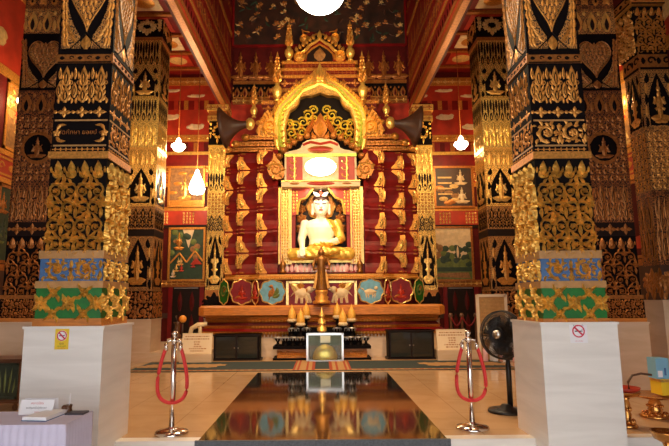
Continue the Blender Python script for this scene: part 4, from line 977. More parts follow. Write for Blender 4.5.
# ------------------------------------------------------------------ seated statue
Yq = 13.02; s = S(230,Yq); zB = zz(261,Yq)
root = thing('seated_statue',(0,Yq,zB),'large white-faced seated statue in gold robe inside the lattice niche','statue')
b = MB()
def limb(p,q,r0,r1,n=6):
    p, q = Vector(p), Vector(q); k = []
    rr = []
    for i in range(-2,n+3):
        t = i/n; t2 = min(1,max(0,t)); r = r0+(r1-r0)*t2; e = 0 if 0 <= t <= 1 else (abs(t-t2)*n)/2
        f = math.sqrt(max(0,1-e*e)); dirv = (q-p).normalized()
        k.append(p+(q-p)*t2+dirv*((-1 if t < 0 else 1)*e*r*.98 if e else 0)); rr.append(max(.004,r*f))
    b.tube(k,rr,'skin_white',14)
def torso(st):
    vs, fs = [], []; seg = 22
    for (z,rx,ry,yo) in st:
        for k in range(seg):
            a = 2*PI*k/seg; ca, sa_ = math.cos(a), math.sin(a)
            vs.append(Vector((rx*math.copysign(abs(ca)**.85,ca), yo+ry*math.copysign(abs(sa_)**.85,sa_), z)))
    for i in range(len(st)-1):
        for k in range(seg): fs.append((i*seg+k,i*seg+(k+1)%seg,(i+1)*seg+(k+1)%seg,(i+1)*seg+k))
    fs.append(list(range(seg-1,-1,-1))); fs.append([(len(st)-1)*seg+k for k in range(seg)]); b.add(vs,fs,'skin_white')
torso([(.02,.3,.26,.12),(.1,.42,.3,.1),(.25,.4,.28,.1),(.4,.31,.22,.1),(.55,.3,.2,.09),(.7,.36,.22,.08),(.84,.42,.23,.08),(.95,.43,.2,.09),(1.02,.34,.16,.1),(1.07,.18,.13,.1),(1.1,.11,.11,.1)])
limb((0,.1,1.05),(0,.08,1.2),.12,.115)
for sd in (-1,1):
    limb((sd*.26,.1,.17),(sd*.7,-.2,.16),.2,.145)
limb((.7,-.22,.14),(-.12,-.42,.13),.135,.085); limb((-.7,-.22,.14),(.2,-.5,.19),.135,.085)
limb((.2,-.5,.19),(.42,-.46,.22),.075,.05); limb((-.12,-.42,.12),(-.34,-.42,.1),.075,.05)
limb((-.4,.09,.95),(-.5,.06,.55),.125,.1); limb((-.5,.06,.55),(-.47,-.28,.36),.1,.07)
limb((.4,.09,.95),(.5,.04,.55),.13,.11); limb((.5,.04,.55),(.16,-.34,.4),.1,.065)
# right hand over the knee, left hand flat in the lap
limb((-.47,-.28,.36),(-.46,-.4,.24),.07,.06,4)
for q in range(4): limb((-.51+.034*q,-.42,.25),(-.515+.036*q,-.45,.09+(.02,.0,.005,.03)[q]),.026,.02,5)
limb((-.42,-.38,.27),(-.38,-.44,.17),.026,.02,4)
limb((.16,-.34,.4),(.02,-.4,.38),.065,.055,4)
for q in range(4): limb((.02,-.44+.034*q,.385),(-.17+(.02,.0,.01,.03)[q],-.45+.036*q,.375),.025,.019,5)
limb((.06,-.44,.41),(-.02,-.48,.45),.025,.02,4)
# head, nose, ears
hz = 1.4
torso([(hz-.26,.07,.08,.0),(hz-.22,.125,.14,.01),(hz-.14,.165,.18,.03),(hz-.02,.195,.205,.05),(hz+.1,.2,.21,.06),(hz+.2,.17,.19,.07),(hz+.27,.1,.13,.08),(hz+.3,.03,.04,.08)])
limb((0,-.15,hz+.06),(0,-.195,hz-.055),.018,.034,5)
limb((-.02,-.175,hz-.13),(.02,-.175,hz-.13),.022,.022,3); limb((0,-.14,hz-.21),(0,-.142,hz-.205),.05,.05,2)
for sd in (-1,1):
    limb((sd*.2,.06,hz+.04),(sd*.215,.05,hz-.2),.045,.035); 
bo = b.build('tmp'); 
mo = bo.modifiers.new('r','REMESH'); mo.mode = 'VOXEL'; mo.voxel_size = .014; mo.use_smooth_shade = True
ms = bo.modifiers.new('s','SMOOTH'); ms.factor = .5; ms.iterations = 4
dg = bpy.context.evaluated_depsgraph_get(); me = bpy.data.meshes.new_from_object(bo.evaluated_get(dg)); bpy.data.objects.remove(bo)
me.name = 'body'; me.materials.clear(); me.materials.append(M['skin_white'])
me.polygons.foreach_set('use_smooth',[True]*len(me.polygons))
body = bpy.data.objects.new('body',me); C.objects.link(body); body.parent = root
def robe_in(c):
    x,y,z = c
    if z > 1.06: return False
    if z < .3: return not (x < -.39 and x > -.58 and y < -.36)          # legs, but not the hand on the knee
    edge = .16-.55*(z-1.0)                                               # diagonal hem over the chest
    if x > .28 and z < .9 and y < -.18 and z < .45: return False
    return x > edge-.0 if z > .42 else (x > -.36)
vs = [v.co.copy() for v in me.vertices]; nr = [v.normal.copy() for v in me.vertices]
keep = [p for p in me.polygons if robe_in(p.center)]
idx = {}; rv = []; rf = []
for p in keep:
    f = []
    for v in p.vertices:
        if v not in idx: idx[v] = len(rv); rv.append(vs[v]+nr[v]*(.012+.006*math.sin(vs[v].x*34+vs[v].z*22+vs[v].y*18)))
        f.append(idx[v])
    rf.append(f)
rm = bpy.data.meshes.new('robe'); rm.from_pydata(rv,[],rf); rm.materials.append(M['robe']); rm.polygons.foreach_set('use_smooth',[True]*len(rf)); rm.update()
robe = bpy.data.objects.new('robe',rm); C.objects.link(robe); robe.parent = root
sm = robe.modifiers.new('thick','SOLIDIFY'); sm.thickness = .02; sm.offset = -1
# robe sash on the shoulder
O = Vector((0,Yq,zB)); 
def at(mb): mb.v = [q+O for q in mb.v]; return mb
m = MB(); Ff = Fr((0,-.165,hz),(1,0,0),(0,0,1),(0,-1,0))
for sd in (-1,1):
    m.ribbon(Ff,[(sd*.03,.035),(sd*.07,.025),(sd*.12,.035),(sd*.15,.05)],.034,.02,.012,'ink'); m.ribbon(Ff,[(sd*.025,.1),(sd*.08,.125),(sd*.14,.105)],.026,.014,.012,'hair_dark')
at(m).build('eyes',root)
m = MB(); G = Fr((0,-.19,hz-.13),(1,0,0),(0,0,1),(0,-1,0)); m.leaf(G,-.06,0,.045,.12,PI/2,.015,'lips',prof=(.1,.8,.7,.8,.1)); at(m).build('lips',root)
m = MB(); hb = []
for i in range(9):
    t = i/8; hb.append((.212*math.cos(t*PI/2)**.7 if i < 8 else .003, hz+.13+.2*math.sin(t*PI/2)))
m.lathe(hb,(0,.075,0),'hair_dark',22,sc=(1,1.03)); m.lathe([(.1,hz+.28),(.105,hz+.34),(.07,hz+.4),(.03,hz+.44),(.004,hz+.5)],(0,.08,0),'hair_dark',16); at(m).build('hair',root)
m = MB(); G = Fr((0,-.17,hz+.22),(1,0,0),(0,0,1),(0,-1,0))
for sd in (-1,1): m.leaf(G,sd*.03,.0,.1,.2,sd*1.15,.03,'white',-sd*.5)
m.leaf(G,0,0,.09,.16,0,.03,'red_bright'); m.dome(G,0,.15,.02,.02,.02,'white',8); at(m).build('crown_ornament',root)
# ------------------------------------------------------------------ standing statuette and offerings table
Yst = YA-.12; s = S(270,Yst)
tb = thing('offering_table',(0,YA-.42,0),'black stepped offering table before the altar, carrying bowls and gold cones','table')
sT = S(348,YA-.45)
ty0, ty1 = YA-.72, YA-.08
m = MB(); m.box(-48*sT,ty0,zz(357,ty0)*0,48*sT,ty1-.05,.06,'black'); m.build('base_slab',tb)
m = MB(); m.box(-44*sT,ty0+.06,.06,44*sT,ty1-.06,zz(349,ty0),'wood'); 
o_vine(m,front(-44*sT,ty0+.06,.08),88*sT,zz(350,ty0)-.1,'gold_leaf',.01,'gold'); m.build('apron',tb)
m = MB(); m.box(-48*sT,ty0-.02,zz(349,ty0),48*sT,ty1-.05,zz(346,ty0),'black'); m.build('tabletop',tb)
zt1 = zz(346,ty0)
m = MB(); m.box(-40*sT,ty0+.22,zt1,40*sT,ty1-.05,zt1+.19,'black'); m.build('middle_step',tb)
m = MB(); m.box(-34*sT,ty0+.42,zt1+.19,34*sT,ty1-.05,zt1+.38,'black'); m.build('upper_step',tb)
def bowl(x,y,z,lab,grp,r=.082,h=.2):
    t = thing('footed_bowl',(x,y,z),lab,'bowl',grp)
    m = MB(); m.lathe([(r*.8,0),(r*.82,h*.08),(r*.45,h*.2),(r*.3,h*.42),(r*.6,h*.6),(r*.96,h*.85),(r*.85,h*.85),(r*.3,h*.7)],(x,y,z),'black',14); m.build('bowl_body',t)
    m = MB(); m.lathe([(r*.97,h*.83),(r*1.03,h*.85),(r*1.03,h*.95),(r*.95,h)],(x,y,z),'silver',14); 
    for q in range(8):
        a = 2*PI*q/8; m.leaf(Fr((x+r*.93*math.cos(a),y+r*.93*math.sin(a),z+h*.55),(-math.sin(a),math.cos(a),0),(math.cos(a)*.35,math.sin(a)*.35,1),(math.cos(a),math.sin(a),0)),0,0,.03,h*.33,0,.008,'silver')
    m.build('silver_rim',t); return t
B0 = None; nb = 0
for sd in (-1,1):
    L = 'left' if sd < 0 else 'right'
    for row,(yy,z,xs) in enumerate(((ty0+.1,zt1,(21,28.5,36,43.5)),(ty0+.31,zt1+.19,(15.2,22.7,30.2)),(ty0+.5,zt1+.38,(23,30)))):
        lab = 'black silver-rimmed footed bowl in the %s row on the %s half of the offering table' % (('front','middle','rear')[row], L); g = 'bowls of the %s row, %s half' % (('front','middle','rear')[row], L)
        for x in xs:
            p = (sd*x*sT,yy,z)
            if B0 is None: B0 = bowl(*p,lab,g)
            else: dup(B0,p,lab,g)
cone0 = None
def cone(x,y,z,lab,grp,ext=0.):
    t = thing('offering_cone',(x,y,z),lab,'offering',grp); r = .092
    m = MB(); m.lathe([(.05,-ext),(.055,.015-ext),(.03,.03-ext),(.03,.06),(.08,.09),(.09,.11)],(x,y,z),'black',14); m.build('stand',t)
    m = MB(); m.lathe([(r*.9,.11),(r*1.1,.13),(r*1.05,.17),(r*.98,.19)],(x,y,z),'cream',16)
    for q in range(12):
        a = 2*PI*q/12; m.ball((x+r*1.05*math.cos(a),y+r*1.05*math.sin(a),z+.15),.016,'cream',6,4)
    m.build('petal_collar',t)
    m = MB(); m.lathe([(r*.95,.185),(r*1.02,.22),(r*.98,.28),(r*.85,.34),(r*.6,.39),(r*.35,.425),(r*.2,.455),(r*.1,.49),(.002,.52)],(x,y,z),'orange_gold',16); m.build('cone',t); return t
for sd in (-1,1):
    L = 'left' if sd < 0 else 'right'
    for k,(dx,yy,z,w_) in enumerate(((30,ty0+.31,Z(327,ty0+.31),'outermost'),(20.8,ty0+.1,Z(331,ty0+.1),'lowest, foremost'),(15.8,ty0+.5,Z(323.5,ty0+.5),'innermost, rearmost'))):
        lab = 'gold offering cone, %s of the three on the %s side of the table' % (w_, L); p = (sd*(dx+.2)*sT,yy,z)
        cone(*p,lab,'gold offering cones',max(0,z-(zt1+(.39,.2,.38)[k])))
# central gilt tiered stand
m = MB(); x, y, z = .0, ty0+.16, zt1; prof = []
zc = 0
for r in (.14,.12,.1,.08): prof += [(r,zc),(r*1.15,zc+.05),(r*.6,zc+.09),(r*.5,zc+.13),(r*1.0,zc+.16)]; zc += .165
prof += [(.05,zc+.02),(.02,zc+.12),(.002,zc+.2)]
m.lathe(prof,(x,y,z),'gold',18); tag(m.build('tiered_stand',None,(x,y,z)),'tall gold tiered stand on the table centre, behind the glass box','stand')
# standing statuette
zs = zz(290,Yst); t = thing('standing_statuette',(0,Yst,zz(304,Yst)),'small bronze standing robed statuette before the seated statue','statue')
m = MB(); h0 = zz(304,Yst); m.lathe([(.2,0),(.21,.06),(.14,.1),(.17,.16),(.12,.2),(.15,.26),(.15,zs-h0)],(0,Yst,h0),'gold_leaf',16); m.build('lotus_pedestal',t)
k = (zz(245,Yst)-zs)/1.0; bb = MB(); seg = 18; vs = []; fs = []
stn = [(0,.14,.09),(.03,.15,.09),(.2,.115,.085),(.4,.1,.08),(.52,.082,.07),(.6,.1,.075),(.68,.135,.075),(.72,.11,.07),(.745,.05,.05),(.765,.045,.045),(.79,.075,.075),(.83,.085,.085),(.87,.075,.078),(.9,.05,.05),(.92,.03,.03),(.96,.014,.014),(1.,.002,.002)]
for z,rx,ry in stn:
    for q in range(seg): a = 2*PI*q/seg; vs.append((rx*math.cos(a),Yst+ry*math.sin(a),zs+z*k))
for i in range(len(stn)-1):
    for q in range(seg): fs.append((i*seg+q,i*seg+(q+1)%seg,(i+1)*seg+(q+1)%seg,(i+1)*seg+q))
fs.append(list(range(seg-1,-1,-1))); bb.add(vs,fs,'bronze',True)
for sd in (-1,1): bb.tube([(sd*.13,Yst,zs+.69*k),(sd*.19,Yst-.01,zs+.56*k),(sd*.185,Yst-.05,zs+.45*k),(sd*.09,Yst-.1,zs+.47*k)],[.04,.036,.03,.022],'bronze',8); bb.ball((sd*.065,Yst,zs+.82*k),(.012,.015,.04),'bronze',8,5)
bb.build('body',t)
m = MB()
for sd in (-1,1): m.plate(front(sd*.11,Yst-.03,zs),[(0,.02*k),(sd*.09,.05*k),(sd*.07,.12*k),(sd*.03,.36*k),(-sd*.03,.42*k)],-.03,.0,'gold_leaf')
m.leaf(front(0,Yst-.085,zs),0,.04*k,.06,.45*k,0,.015,'gold_leaf'); m.build('robe_fold',t)
# glass box with the gilt dome
Yg = ty0-.16; sg_ = S(347,Yg); x0, x1 = -14.5*sg_, 20.5*sg_; zg = zz(333,Yg)
t = thing('glass_box',((x0+x1)/2,Yg,0),'silver-framed glass box holding a gold dome, front centre of the table','box')
m = MB(); r = .02; yb = Yg+.1
for x in (x0,x1):
    for y in (Yg-.1,yb): m.box(x-r,y-r,0,x+r,y+r,zg,'silver')
for z in (.02,zg-.02):
    for y in (Yg-.1,yb): m.box(x0,y-r,z-r,x1,y+r,z+r,'silver')
    for x in (x0,x1): m.box(x-r,Yg-.1,z-r,x+r,yb,z+r,'silver')
m.build('silver_frame',t)
m = MB(); m.box(x0+.02,Yg-.105,.04,x1-.02,Yg-.1,zg-.04,'glass'); m.build('glass_pane',t)
m = MB(); m.box(x0+.02,yb-.01,.04,x1-.02,yb,zg*.55,'wood_dark'); m.box(x0+.02,yb-.01,zg*.55,x1-.02,yb,zg-.04,'green_dark')
m.rect(front((x0+x1)/2,yb-.01,zg*.78),-.1,-.08,.12,.07,0,.01,'white'); m.build('back_and_reflection',t)  # green upper half and white patch paint the reflection in the glass
m = MB(); m.lathe([(.26,0),(.27,.06),(.25,.16),(.18,.26),(.07,.32),(.002,.33)],((x0+x1)/2,Yg,.04),'gold_bright',20,sc=(1,.3)); tag(m.build('gold_dome',None,((x0+x1)/2,Yg,.04)),'shiny gold half dome inside the silver glass box','bowl')
# ------------------------------------------------------------------ donation cases and plaques beside the table
for sd,(pl,pr,pt,pb,ql,qr,qt,qb) in ((-1,(213,259,334,360,182,212,332,353)),(1,(389,435,331,359,437,466,330,351))):
    L = 'left' if sd < 0 else 'right'; Yk = 11.82; z0 = 0.; 
    x0, x1 = W(pl,350,Yk-.1).x, W(pr,350,Yk-.1).x; z1 = Z(pt,Yk-.1)
    t = thing('display_case',((x0+x1)/2,Yk,0),'black glass-fronted case standing on the floor %s of the offering table' % L,'case','black glass cases beside the table')
    m = MB(); m.box(x0,Yk-.04,z0,x1,Yk+.36,z1,'black'); m.box(x0-.03,Yk-.06,z0,x1+.03,Yk+.42,z0+.05,'black_brown'); m.box(x0-.02,Yk-.05,z1-.03,x1+.02,Yk+.42,z1,'black_brown'); m.build('case_body',t)
    for k in range(2):
        xa, xb = x0+.03+(x1-x0-.06)*k/2, x0+.03+(x1-x0-.06)*(k+1)/2
        m = MB(); m.box(xa+.02,Yk-.05,z0+.07,xb-.02,Yk-.04,z1-.05,'glass_dark'); m.box(xa,Yk-.055,z0+.06,xa+.02,Yk-.04,z1-.04,'black_brown'); m.box(xb-.02,Yk-.055,z0+.06,xb,Yk-.04,z1-.04,'black_brown')
        p = m.build('glass_door',t); m = MB(); m.ball(((xb-.04) if k == 0 else (xa+.04),Yk-.07,(z0+z1)/2),.014,'silver',8,6); m.build('knob',p)
    x0, x1 = W(ql,342,11.62).x, W(qr,342,11.62).x; za, zb_ = Z(qb,11.62), Z(qt,11.62)
    m = MB(); F = Fr((x0,11.58,za),(1,0,0),Vector((0,.18,1)).normalized(),Vector((0,-1,.18)).normalized()); w, h = x1-x0, zb_-za
    m.rect(F,0,0,w,h,-.04,.0,'paper_cream'); m.box(x0-.02,11.5,0,x1+.02,11.68,za+.01,'marble_warm')
    for (a,b_,c) in ((0,0,1),(h-.02,h,1)): m.rect(F,0,a,w,b_ if b_ else .02,.0,.01,'cream')
    for j,(q,ln) in enumerate(((.84,.8),(.72,.86),(.58,.2),(.47,.18),(.36,.2),(.26,.5),(.15,.4))):
        u = w*.5-ln*w*.5; rn = random.Random(j+sd*9)
        while u < w*.5+ln*w*.5:
            g_ = rn.uniform(.015,.05); m.rect(F,u,h*q-.012,u+g_,h*q+.012,0,.003,'gold_old'); u += g_+.02
    tag(m.build('inscribed_plaque'),'cream plaque of small gold lines of writing, %s of the %s black case' % (L,L),'plaque','cream plaques beside the cases')
# things standing on the marble ledge at either side
Yl = 11.9
p = W(183,319,Yl)
t = thing('altar_stand',(p.x-.05,Yl,.2),'brown carved stand with orange ball beside the left stanchion top','stand')
m = MB(); za = .2; m.box(p.x-.3,Yl-.15,za,p.x+.1,Yl+.15,za+.3,'marble_warm'); m.lathe([(.1,0),(.12,.05),(.05,.1),(.06,.3),(.1,.36)],(p.x-.12,Yl,za+.3),'wood_dark',10); m.tube([(p.x-.2,Yl,za+.45),(p.x-.12,Yl,za+.62),(p.x-.16,Yl,za+.8)],.025,'brown',6); m.build('carved_stand',t)
m = MB(); m.ball((p.x,Yl-.02,p.z),.085,'orange'); m.tube([(p.x,Yl-.02,za+.3),(p.x,Yl-.02,p.z-.07)],.02,'brown',6); m.build('orange_ball',t)
p = W(198,326,Yl); m = MB(); m.tube([(p.x-.2,Yl,p.z-.3),(p.x-.14,Yl,p.z-.05),(p.x,Yl,p.z+.02),(p.x+.2,Yl,p.z+.04)],[.05,.05,.06,.04],'cream',8); m.tube([(p.x+.05,Yl,p.z-.3),(p.x+.05,Yl,p.z)],.04,'cream',8); m.box(p.x-.28,Yl-.1,.2,p.x+.15,Yl+.1,p.z-.29,'marble_warm')
tag(m.build('animal_figurine'),'small cream animal figurine on ledge beside the orange ball','figurine')
# right: row of posts with hanging chain and the framed board
xs = [W(q,322,Yl).x for q in (451,462,476)]
t = thing('chain_rail',(xs[1],Yl,.2),'little brown railing with swagged chain below the right end door','railing')
zt = Z(313,Yl,460)
for x in xs:
    m = MB(); m.lathe([(.05,0),(.05,.05),(.03,.1),(.03,zt-.3),(.055,zt-.26),(.03,zt-.2)],(x,Yl,.2),'wood_dark',8); m.build('post',t)
    
m = MB()
for a,b_ in ((0,1),(1,2)):
    m.tube([(xs[a]+(xs[b_]-xs[a])*q/8,Yl-.03,zt-.08-.2*math.sin(PI*q/8)) for q in range(9)],.015,'red',6)
m.build('chain',t)
xa, xb = W(477,300,11.68).x, W(505,300,11.68).x; za, zb_ = .0, Z(294.5,11.2,490)
t = thing('framed_board',((xa+xb)/2,11.68,0),'tall cream-framed lattice board behind the black fan','board')
m = MB(); m.box(xa,11.66,.02,xb,11.68,zb_,'tan'); F = front(xa,11.66,.5); 
for j in range(30):
    m.rect(F,.03,.03*j,xb-xa-.03,.03*j+.008,0,.004,'cloud_gold')
m.build('lattice_panel',t)
m = MB()
for (a,b_,c,d) in ((xa-.03,xa+.03,0,zb_),(xb-.03,xb+.03,0,zb_),(xa,xb,zb_-.05,zb_+.01),(xa,xb,.45,.5)): m.box(a,11.635,c,b_,11.69,d,'paper_cream')
m.build('frame',t)
gl0 = None
for k in range(8):
    p = WZ(473+4.6*k,357-(k%2)*1.2,0); z = 0
    hgt = .34+.05*(k%3)
    m = MB(); m.lathe([(.05,0),(.055,.02),(.055,hgt*.75),(.03,hgt*.88),(.03,hgt),(.001,hgt)],(p.x,11.35+.12*(k%2),0),'paper' if k%3 else 'pink',10)
    tag(m.build('water_bottle',None,(p.x,11.35+.12*(k%2),0)),'pale bottle in the row on the floor behind the fan and right rope','bottle','pale bottles behind the fan')
# ------------------------------------------------------------------ carpet runner
m = MB(); xr = 3.72; y0, y1 = WZ(320,371,0).y, WZ(320,361,0).y-.02
m.box(-xr,y0,0,xr,y1,.016,'carpet'); Ft = Fr((0,0,.016),(1,0,0),(0,1,0),(0,0,1))
for (a,b_) in ((y0,y0+.14),(y1-.12,y1)): m.rect(Ft,-xr,a,xr,b_,0,.003,'carpet_tan')
for sd in (-1,1):
    for (u0,u1,q) in ((.14,.2,'carpet_red'),(.2,.27,'carpet_tan'),(.27,.31,'carpet_red'),(.31,.44,'carpet_tan'),(.44,.48,'carpet_red'),(.48,.52,'carpet_tan'),(.52,.56,'carpet_red')):
        a, b_ = sorted((sd*u0,sd*u1)); m.rect(Ft,a,y0,b_,y1,.003,.006,q)
    for j in range(12): m.flower(Ft,sd*(2.15+.13*j),(y0+y1)/2+.12*(-1)**j,.2,6,.003,'carpet_tan',j)
    for j in range(20): m.rect(Ft,sd*(.7+.15*j)-.04,y0+.05,sd*(.7+.15*j)+.04,y0+.1,.003,.005,'carpet_red')
tag(m.build('carpet_runner'),'long dark green patterned runner lying across the floor before the altar','rug')
# ------------------------------------------------------------------ stanchions and ropes
def stanchion(px,py,pytop,L):
    b0 = WZ(px,py,0); H = W(px,pytop,b0.y).z
    t = thing('stanchion',b0,'chrome stanchion post standing on the %s marble floor' % L,'stanchion','chrome rope stanchions')
    m = MB(); m.lathe([(.165,0),(.17,.012),(.16,.03),(.08,.05),(.035,.058),(.03,.075)],b0,'chrome',28); m.build('base',t)
    m = MB(); m.lathe([(.028,.06),(.028,H-.07)],b0,'chrome',16); m.build('pole',t)
    m = MB(); m.lathe([(.03,H-.12),(.034,H-.1),(.034,H-.075),(.018,H-.065),(.018,H-.05),(.03,H-.035),(.033,H-.02),(.025,H-.006),(.004,H)],b0,'chrome',16); m.build('finial',t)
    for sd in (-1,1):
        m = MB(); m.tube([(b0.x+sd*.02,b0.y,H-.1),(b0.x+sd*.06,b0.y-.01,H-.1),(b0.x+sd*.075,b0.y-.01,H-.13)],.009,'chrome',8); m.build('hook',t)
    m = MB(); pts = []; keys = [(.075,-.17),(.1,-.24),(.135,-.38),(.15,-.5),(.145,-.6),(.11,-.67),(.05,-.705),(0,-.71)]
    full = [(-x_,z_) for x_,z_ in keys]+[(x_,z_) for x_,z_ in keys[:-1][::-1]]
    for i in range(len(full)-1):
        for q in range(3):
            p0_,p1_,p2_,p3_ = [full[min(len(full)-1,max(0,i+d_))] for d_ in (-1,0,1,2)]; t_ = q/3
            c_ = [.5*((2*B_)+(-A_+C_)*t_+(2*A_-5*B_+4*C_-D_)*t_**2+(-A_+3*B_-3*C_+D_)*t_**3) for A_,B_,C_,D_ in zip(p0_,p1_,p2_,p3_)]
            pts.append((b0.x+c_[0], b0.y-.035, H+c_[1]))
    pts.append((b0.x+full[-1][0], b0.y-.035, H+full[-1][1]))
    r = thing('barrier_rope',(b0.x,b0.y-.03,H-.17),'red velvet rope looped from the %s chrome stanchion' % L,'rope','red looped barrier ropes')
    m.tube(pts,.018,'rope_red',10); m.build('rope',r)
    for q in (0,-1):
        p_ = Vector(pts[q]); m = MB(); m.tube([p_+Vector((0,0,.045)),p_+Vector((0,0,-.025))],.02,'chrome',10); m.build('end_clip',r)
stanchion(171.5,434,331,'left'); stanchion(472.5,429,330,'right')
# ------------------------------------------------------------------ pedestal fan
b0 = WZ(502,412,0); pt = W(508.5,337,b0.y)
px_, py_ = W(509,380,b0.y).x, b0.y
t = thing('pedestal_fan',(px_,py_,0),'black pedestal fan beside the right plinth, head turned left','fan')
m = MB(); m.lathe([(.21,0),(.215,.015),(.2,.035),(.08,.05),(.05,.09)],(px_-.05,py_,0),'plastic_black',28); m.build('base',t)
m = MB(); m.lathe([(.032,.06),(.032,.55),(.026,.56),(.026,pt.z-.02)],(px_,py_,0),'plastic_black',14); m.build('pole',t)
hc = W(498.5,334,b0.y); ang = R_(52); ax = Vector((-math.sin(ang),-math.cos(ang),.08)).normalized(); uu = Vector((0,0,1)).cross(ax).normalized()*-1; vv = ax.cross(uu)*-1
if vv.z < 0: vv = -vv
hc = Vector((hc.x,py_-.13,hc.z)); rf = 23*S(334,py_)
m = MB(); back = hc-ax*.1; m.tube([back-ax*.18,back-ax*.16,back-ax*.02,hc],[.05,.085,.085,.05],'plastic_black',14); m.tube([back-ax*.09,Vector((px_,py_,pt.z-.06))],.035,'plastic_black',10); m.build('motor_housing',t)
m = MB()
def circ(c,r): return [c+uu*r*math.cos(2*PI*k/40)+vv*r*math.sin(2*PI*k/40) for k in range(40)]
m.tube(circ(hc,rf),.011,'plastic_black',6,True); m.tube(circ(hc+ax*.05,rf*.98),.006,'plastic_black',5,True)
for f_,d in ((.8,.085),(.55,.1),(.3,.11)): m.tube(circ(hc+ax*d,rf*f_),.003,'plastic_black',4,True)
for k in range(84):
    a = 2*PI*k/84; d = uu*math.cos(a)+vv*math.sin(a)
    m.tube([hc+d*rf,hc+ax*.05+d*rf*.98,hc+ax*.085+d*rf*.8,hc+ax*.11+d*rf*.2],.0038,'plastic_black',4); m.tube([hc+d*rf,hc-ax*.06+d*rf*.8,hc-ax*.08+d*rf*.3],.0038,'plastic_black',4)
m.build('cage',t)
for k in range(3):
    a0 = 2*PI*k/3; m = MB(); g = []
    for i in range(7):
        a = a0+i*.22; d = uu*math.cos(a)+vv*math.sin(a); g += [hc+d*.05+ax*(.02-.008*i), hc+d*rf*(.86-.05*abs(i-3)/3)+ax*(.045-.015*i)]
    m.add(g,[(2*i,2*i+1,2*i+3,2*i+2) for i in range(6)],'glass_dark',True); o = m.build('blade',t); q = o.modifiers.new('thick','SOLIDIFY'); q.thickness = .004
m = MB(); m.tube([hc+ax*.1,hc+ax*.125],.05,'silver',14); m.build('badge',t)
m = MB(); m.box(px_-.045,py_-.045,.6,px_+.045,py_+.045,.75,'plastic_black'); m.build('control_box',t)
# ------------------------------------------------------------------ stickers on the plinths
def nosmoke(F,w,h,bg,lab,yellow):
    m = MB(); m.rect(F,0,0,w,h,0,.002,bg); cx, cy = w*.5, h*.64; r = w*.36
    n = 28; 
    m.plate(F,[(cx+r*1.05*math.cos(2*PI*k/n),cy+r*1.05*math.sin(2*PI*k/n)) for k in range(n)],.002,.003,'paper')
    for k in range(n):
        a, b_ = 2*PI*k/n, 2*PI*(k+1)/n
        m.plate(F,[(cx+r*math.cos(a),cy+r*math.sin(a)),(cx+r*math.cos(b_),cy+r*math.sin(b_)),(cx+r*.8*math.cos(b_),cy+r*.8*math.sin(b_)),(cx+r*.8*math.cos(a),cy+r*.8*math.sin(a))],.003,.005,'sign_red')
    m.rect(F,cx-r*.6,cy-r*.09,cx+r*.45,cy+r*.09,.003,.004,'ink'); m.rect(F,cx+r*.5,cy-r*.09,cx+r*.62,cy+r*.09,.003,.004,'ink'); m.ribbon(F.sh(0,0,.003),[(cx+r*.55,cy+r*.12),(cx+r*.62,cy+r*.25),(cx+r*.5,cy+r*.38)],r*.08,r*.06,.001,'ink')
    d = r*.62; e = r*.1; m.plate(F,[(cx-d-e,cy+d-e),(cx-d+e,cy+d+e),(cx+d+e,cy-d+e),(cx+d-e,cy-d-e)],.004,.0055,'sign_red')
    if yellow:
        m.text(F,'เขต',w*.5,h*.27,h*.15,'ink',.003); m.text(F,'ปลอดบุหรี่',w*.5,h*.15,h*.10,'green',.003); m.text(F,'NO SMOKING',w*.5,h*.06,h*.06,'sign_red',.003)
    else:
        m.text(F,'ห้ามสูบบุหรี่',w*.5,h*.95,h*.13,'ink',.003); m.text(F,'NO SMOKING',w*.5,h*.1,h*.07,'sign_red',.003)
    tag(m.build('no_smoking_sign'),lab,'sign')
Yp = YF-.001
a, b_ = W(54.3,349.5,Yp), W(69.5,328,Yp); nosmoke(front(a.x,Yp,a.z),b_.x-a.x,b_.z-a.z,'sign_yellow','yellow no-smoking sticker on the left marble plinth',True)
Yp = YR-.001; a, b_ = W(570.5,343,Yp), W(586.5,324.5,Yp); nosmoke(front(a.x,Yp,a.z),b_.x-a.x,b_.z-a.z,'paper','white no-smoking sticker with red ring on the right marble plinth',False)
# ------------------------------------------------------------------ registration table, front left
ztab = .45-.0
xr_ = -1.80; yb_, yf_ = 4.1, 3.66; ztab = WZ(93,411,0).z+ (CAM.z-111/520*4.12)  # table height from its far corner
ztab = W(93,411,yb_).z; xr_ = W(93,411,yb_).x; yf_ = WZ(66,424.5,ztab).y
t = thing('covered_table',(-2.4,3.88,-.3),'table under pleated lilac-white cloth before the left plinth','table')
m = MB(); m.box(-3.3,yf_,ztab-.012,xr_,yb_,ztab,'cloth'); m.build('tablecloth',t)
m = MB(); per = []
def run(p,q,n,o):
    for i in range(n):
        tt = i/n; per.append((p[0]+(q[0]-p[0])*tt+o[0]*.5*(1+math.sin(i*1.57)),p[1]+(q[1]-p[1])*tt+o[1]*.5*(1+math.sin(i*1.57))))
run((-3.3,yf_),(xr_,yf_),120,(0,-.022)); run((xr_,yf_),(xr_,yb_),40,(.022,0)); run((xr_,yb_),(-3.3,yb_),120,(0,.022))
vs = []; 
for z,fl in ((ztab-.002,0),(ztab-.06,.5),(-.29,1.)):
    for (x,y) in per:
        cx, cy = min(max(x,-3.3),xr_), min(max(y,yf_),yb_); vs.append((cx+(x-cx)*fl,cy+(y-cy)*fl,z))
n = len(per); m.add(vs,[(i*n+k,i*n+k+1,(i+1)*n+k+1,(i+1)*n+k)[::-1] for i in range(2) for k in range(n-1)],'cloth',True); m.build('table_skirt',t)
for x in (-3.2,-1.9):
    for y in (3.72,4.04): 
        m = MB(); m.box(x-.02,y-.02,-.3,x+.02,y+.02,ztab-.02,'silver'); m.build('leg',t)
zt = ztab+.001
a, b_ = W(19.5,413.5,4.0), W(54,399,4.0)
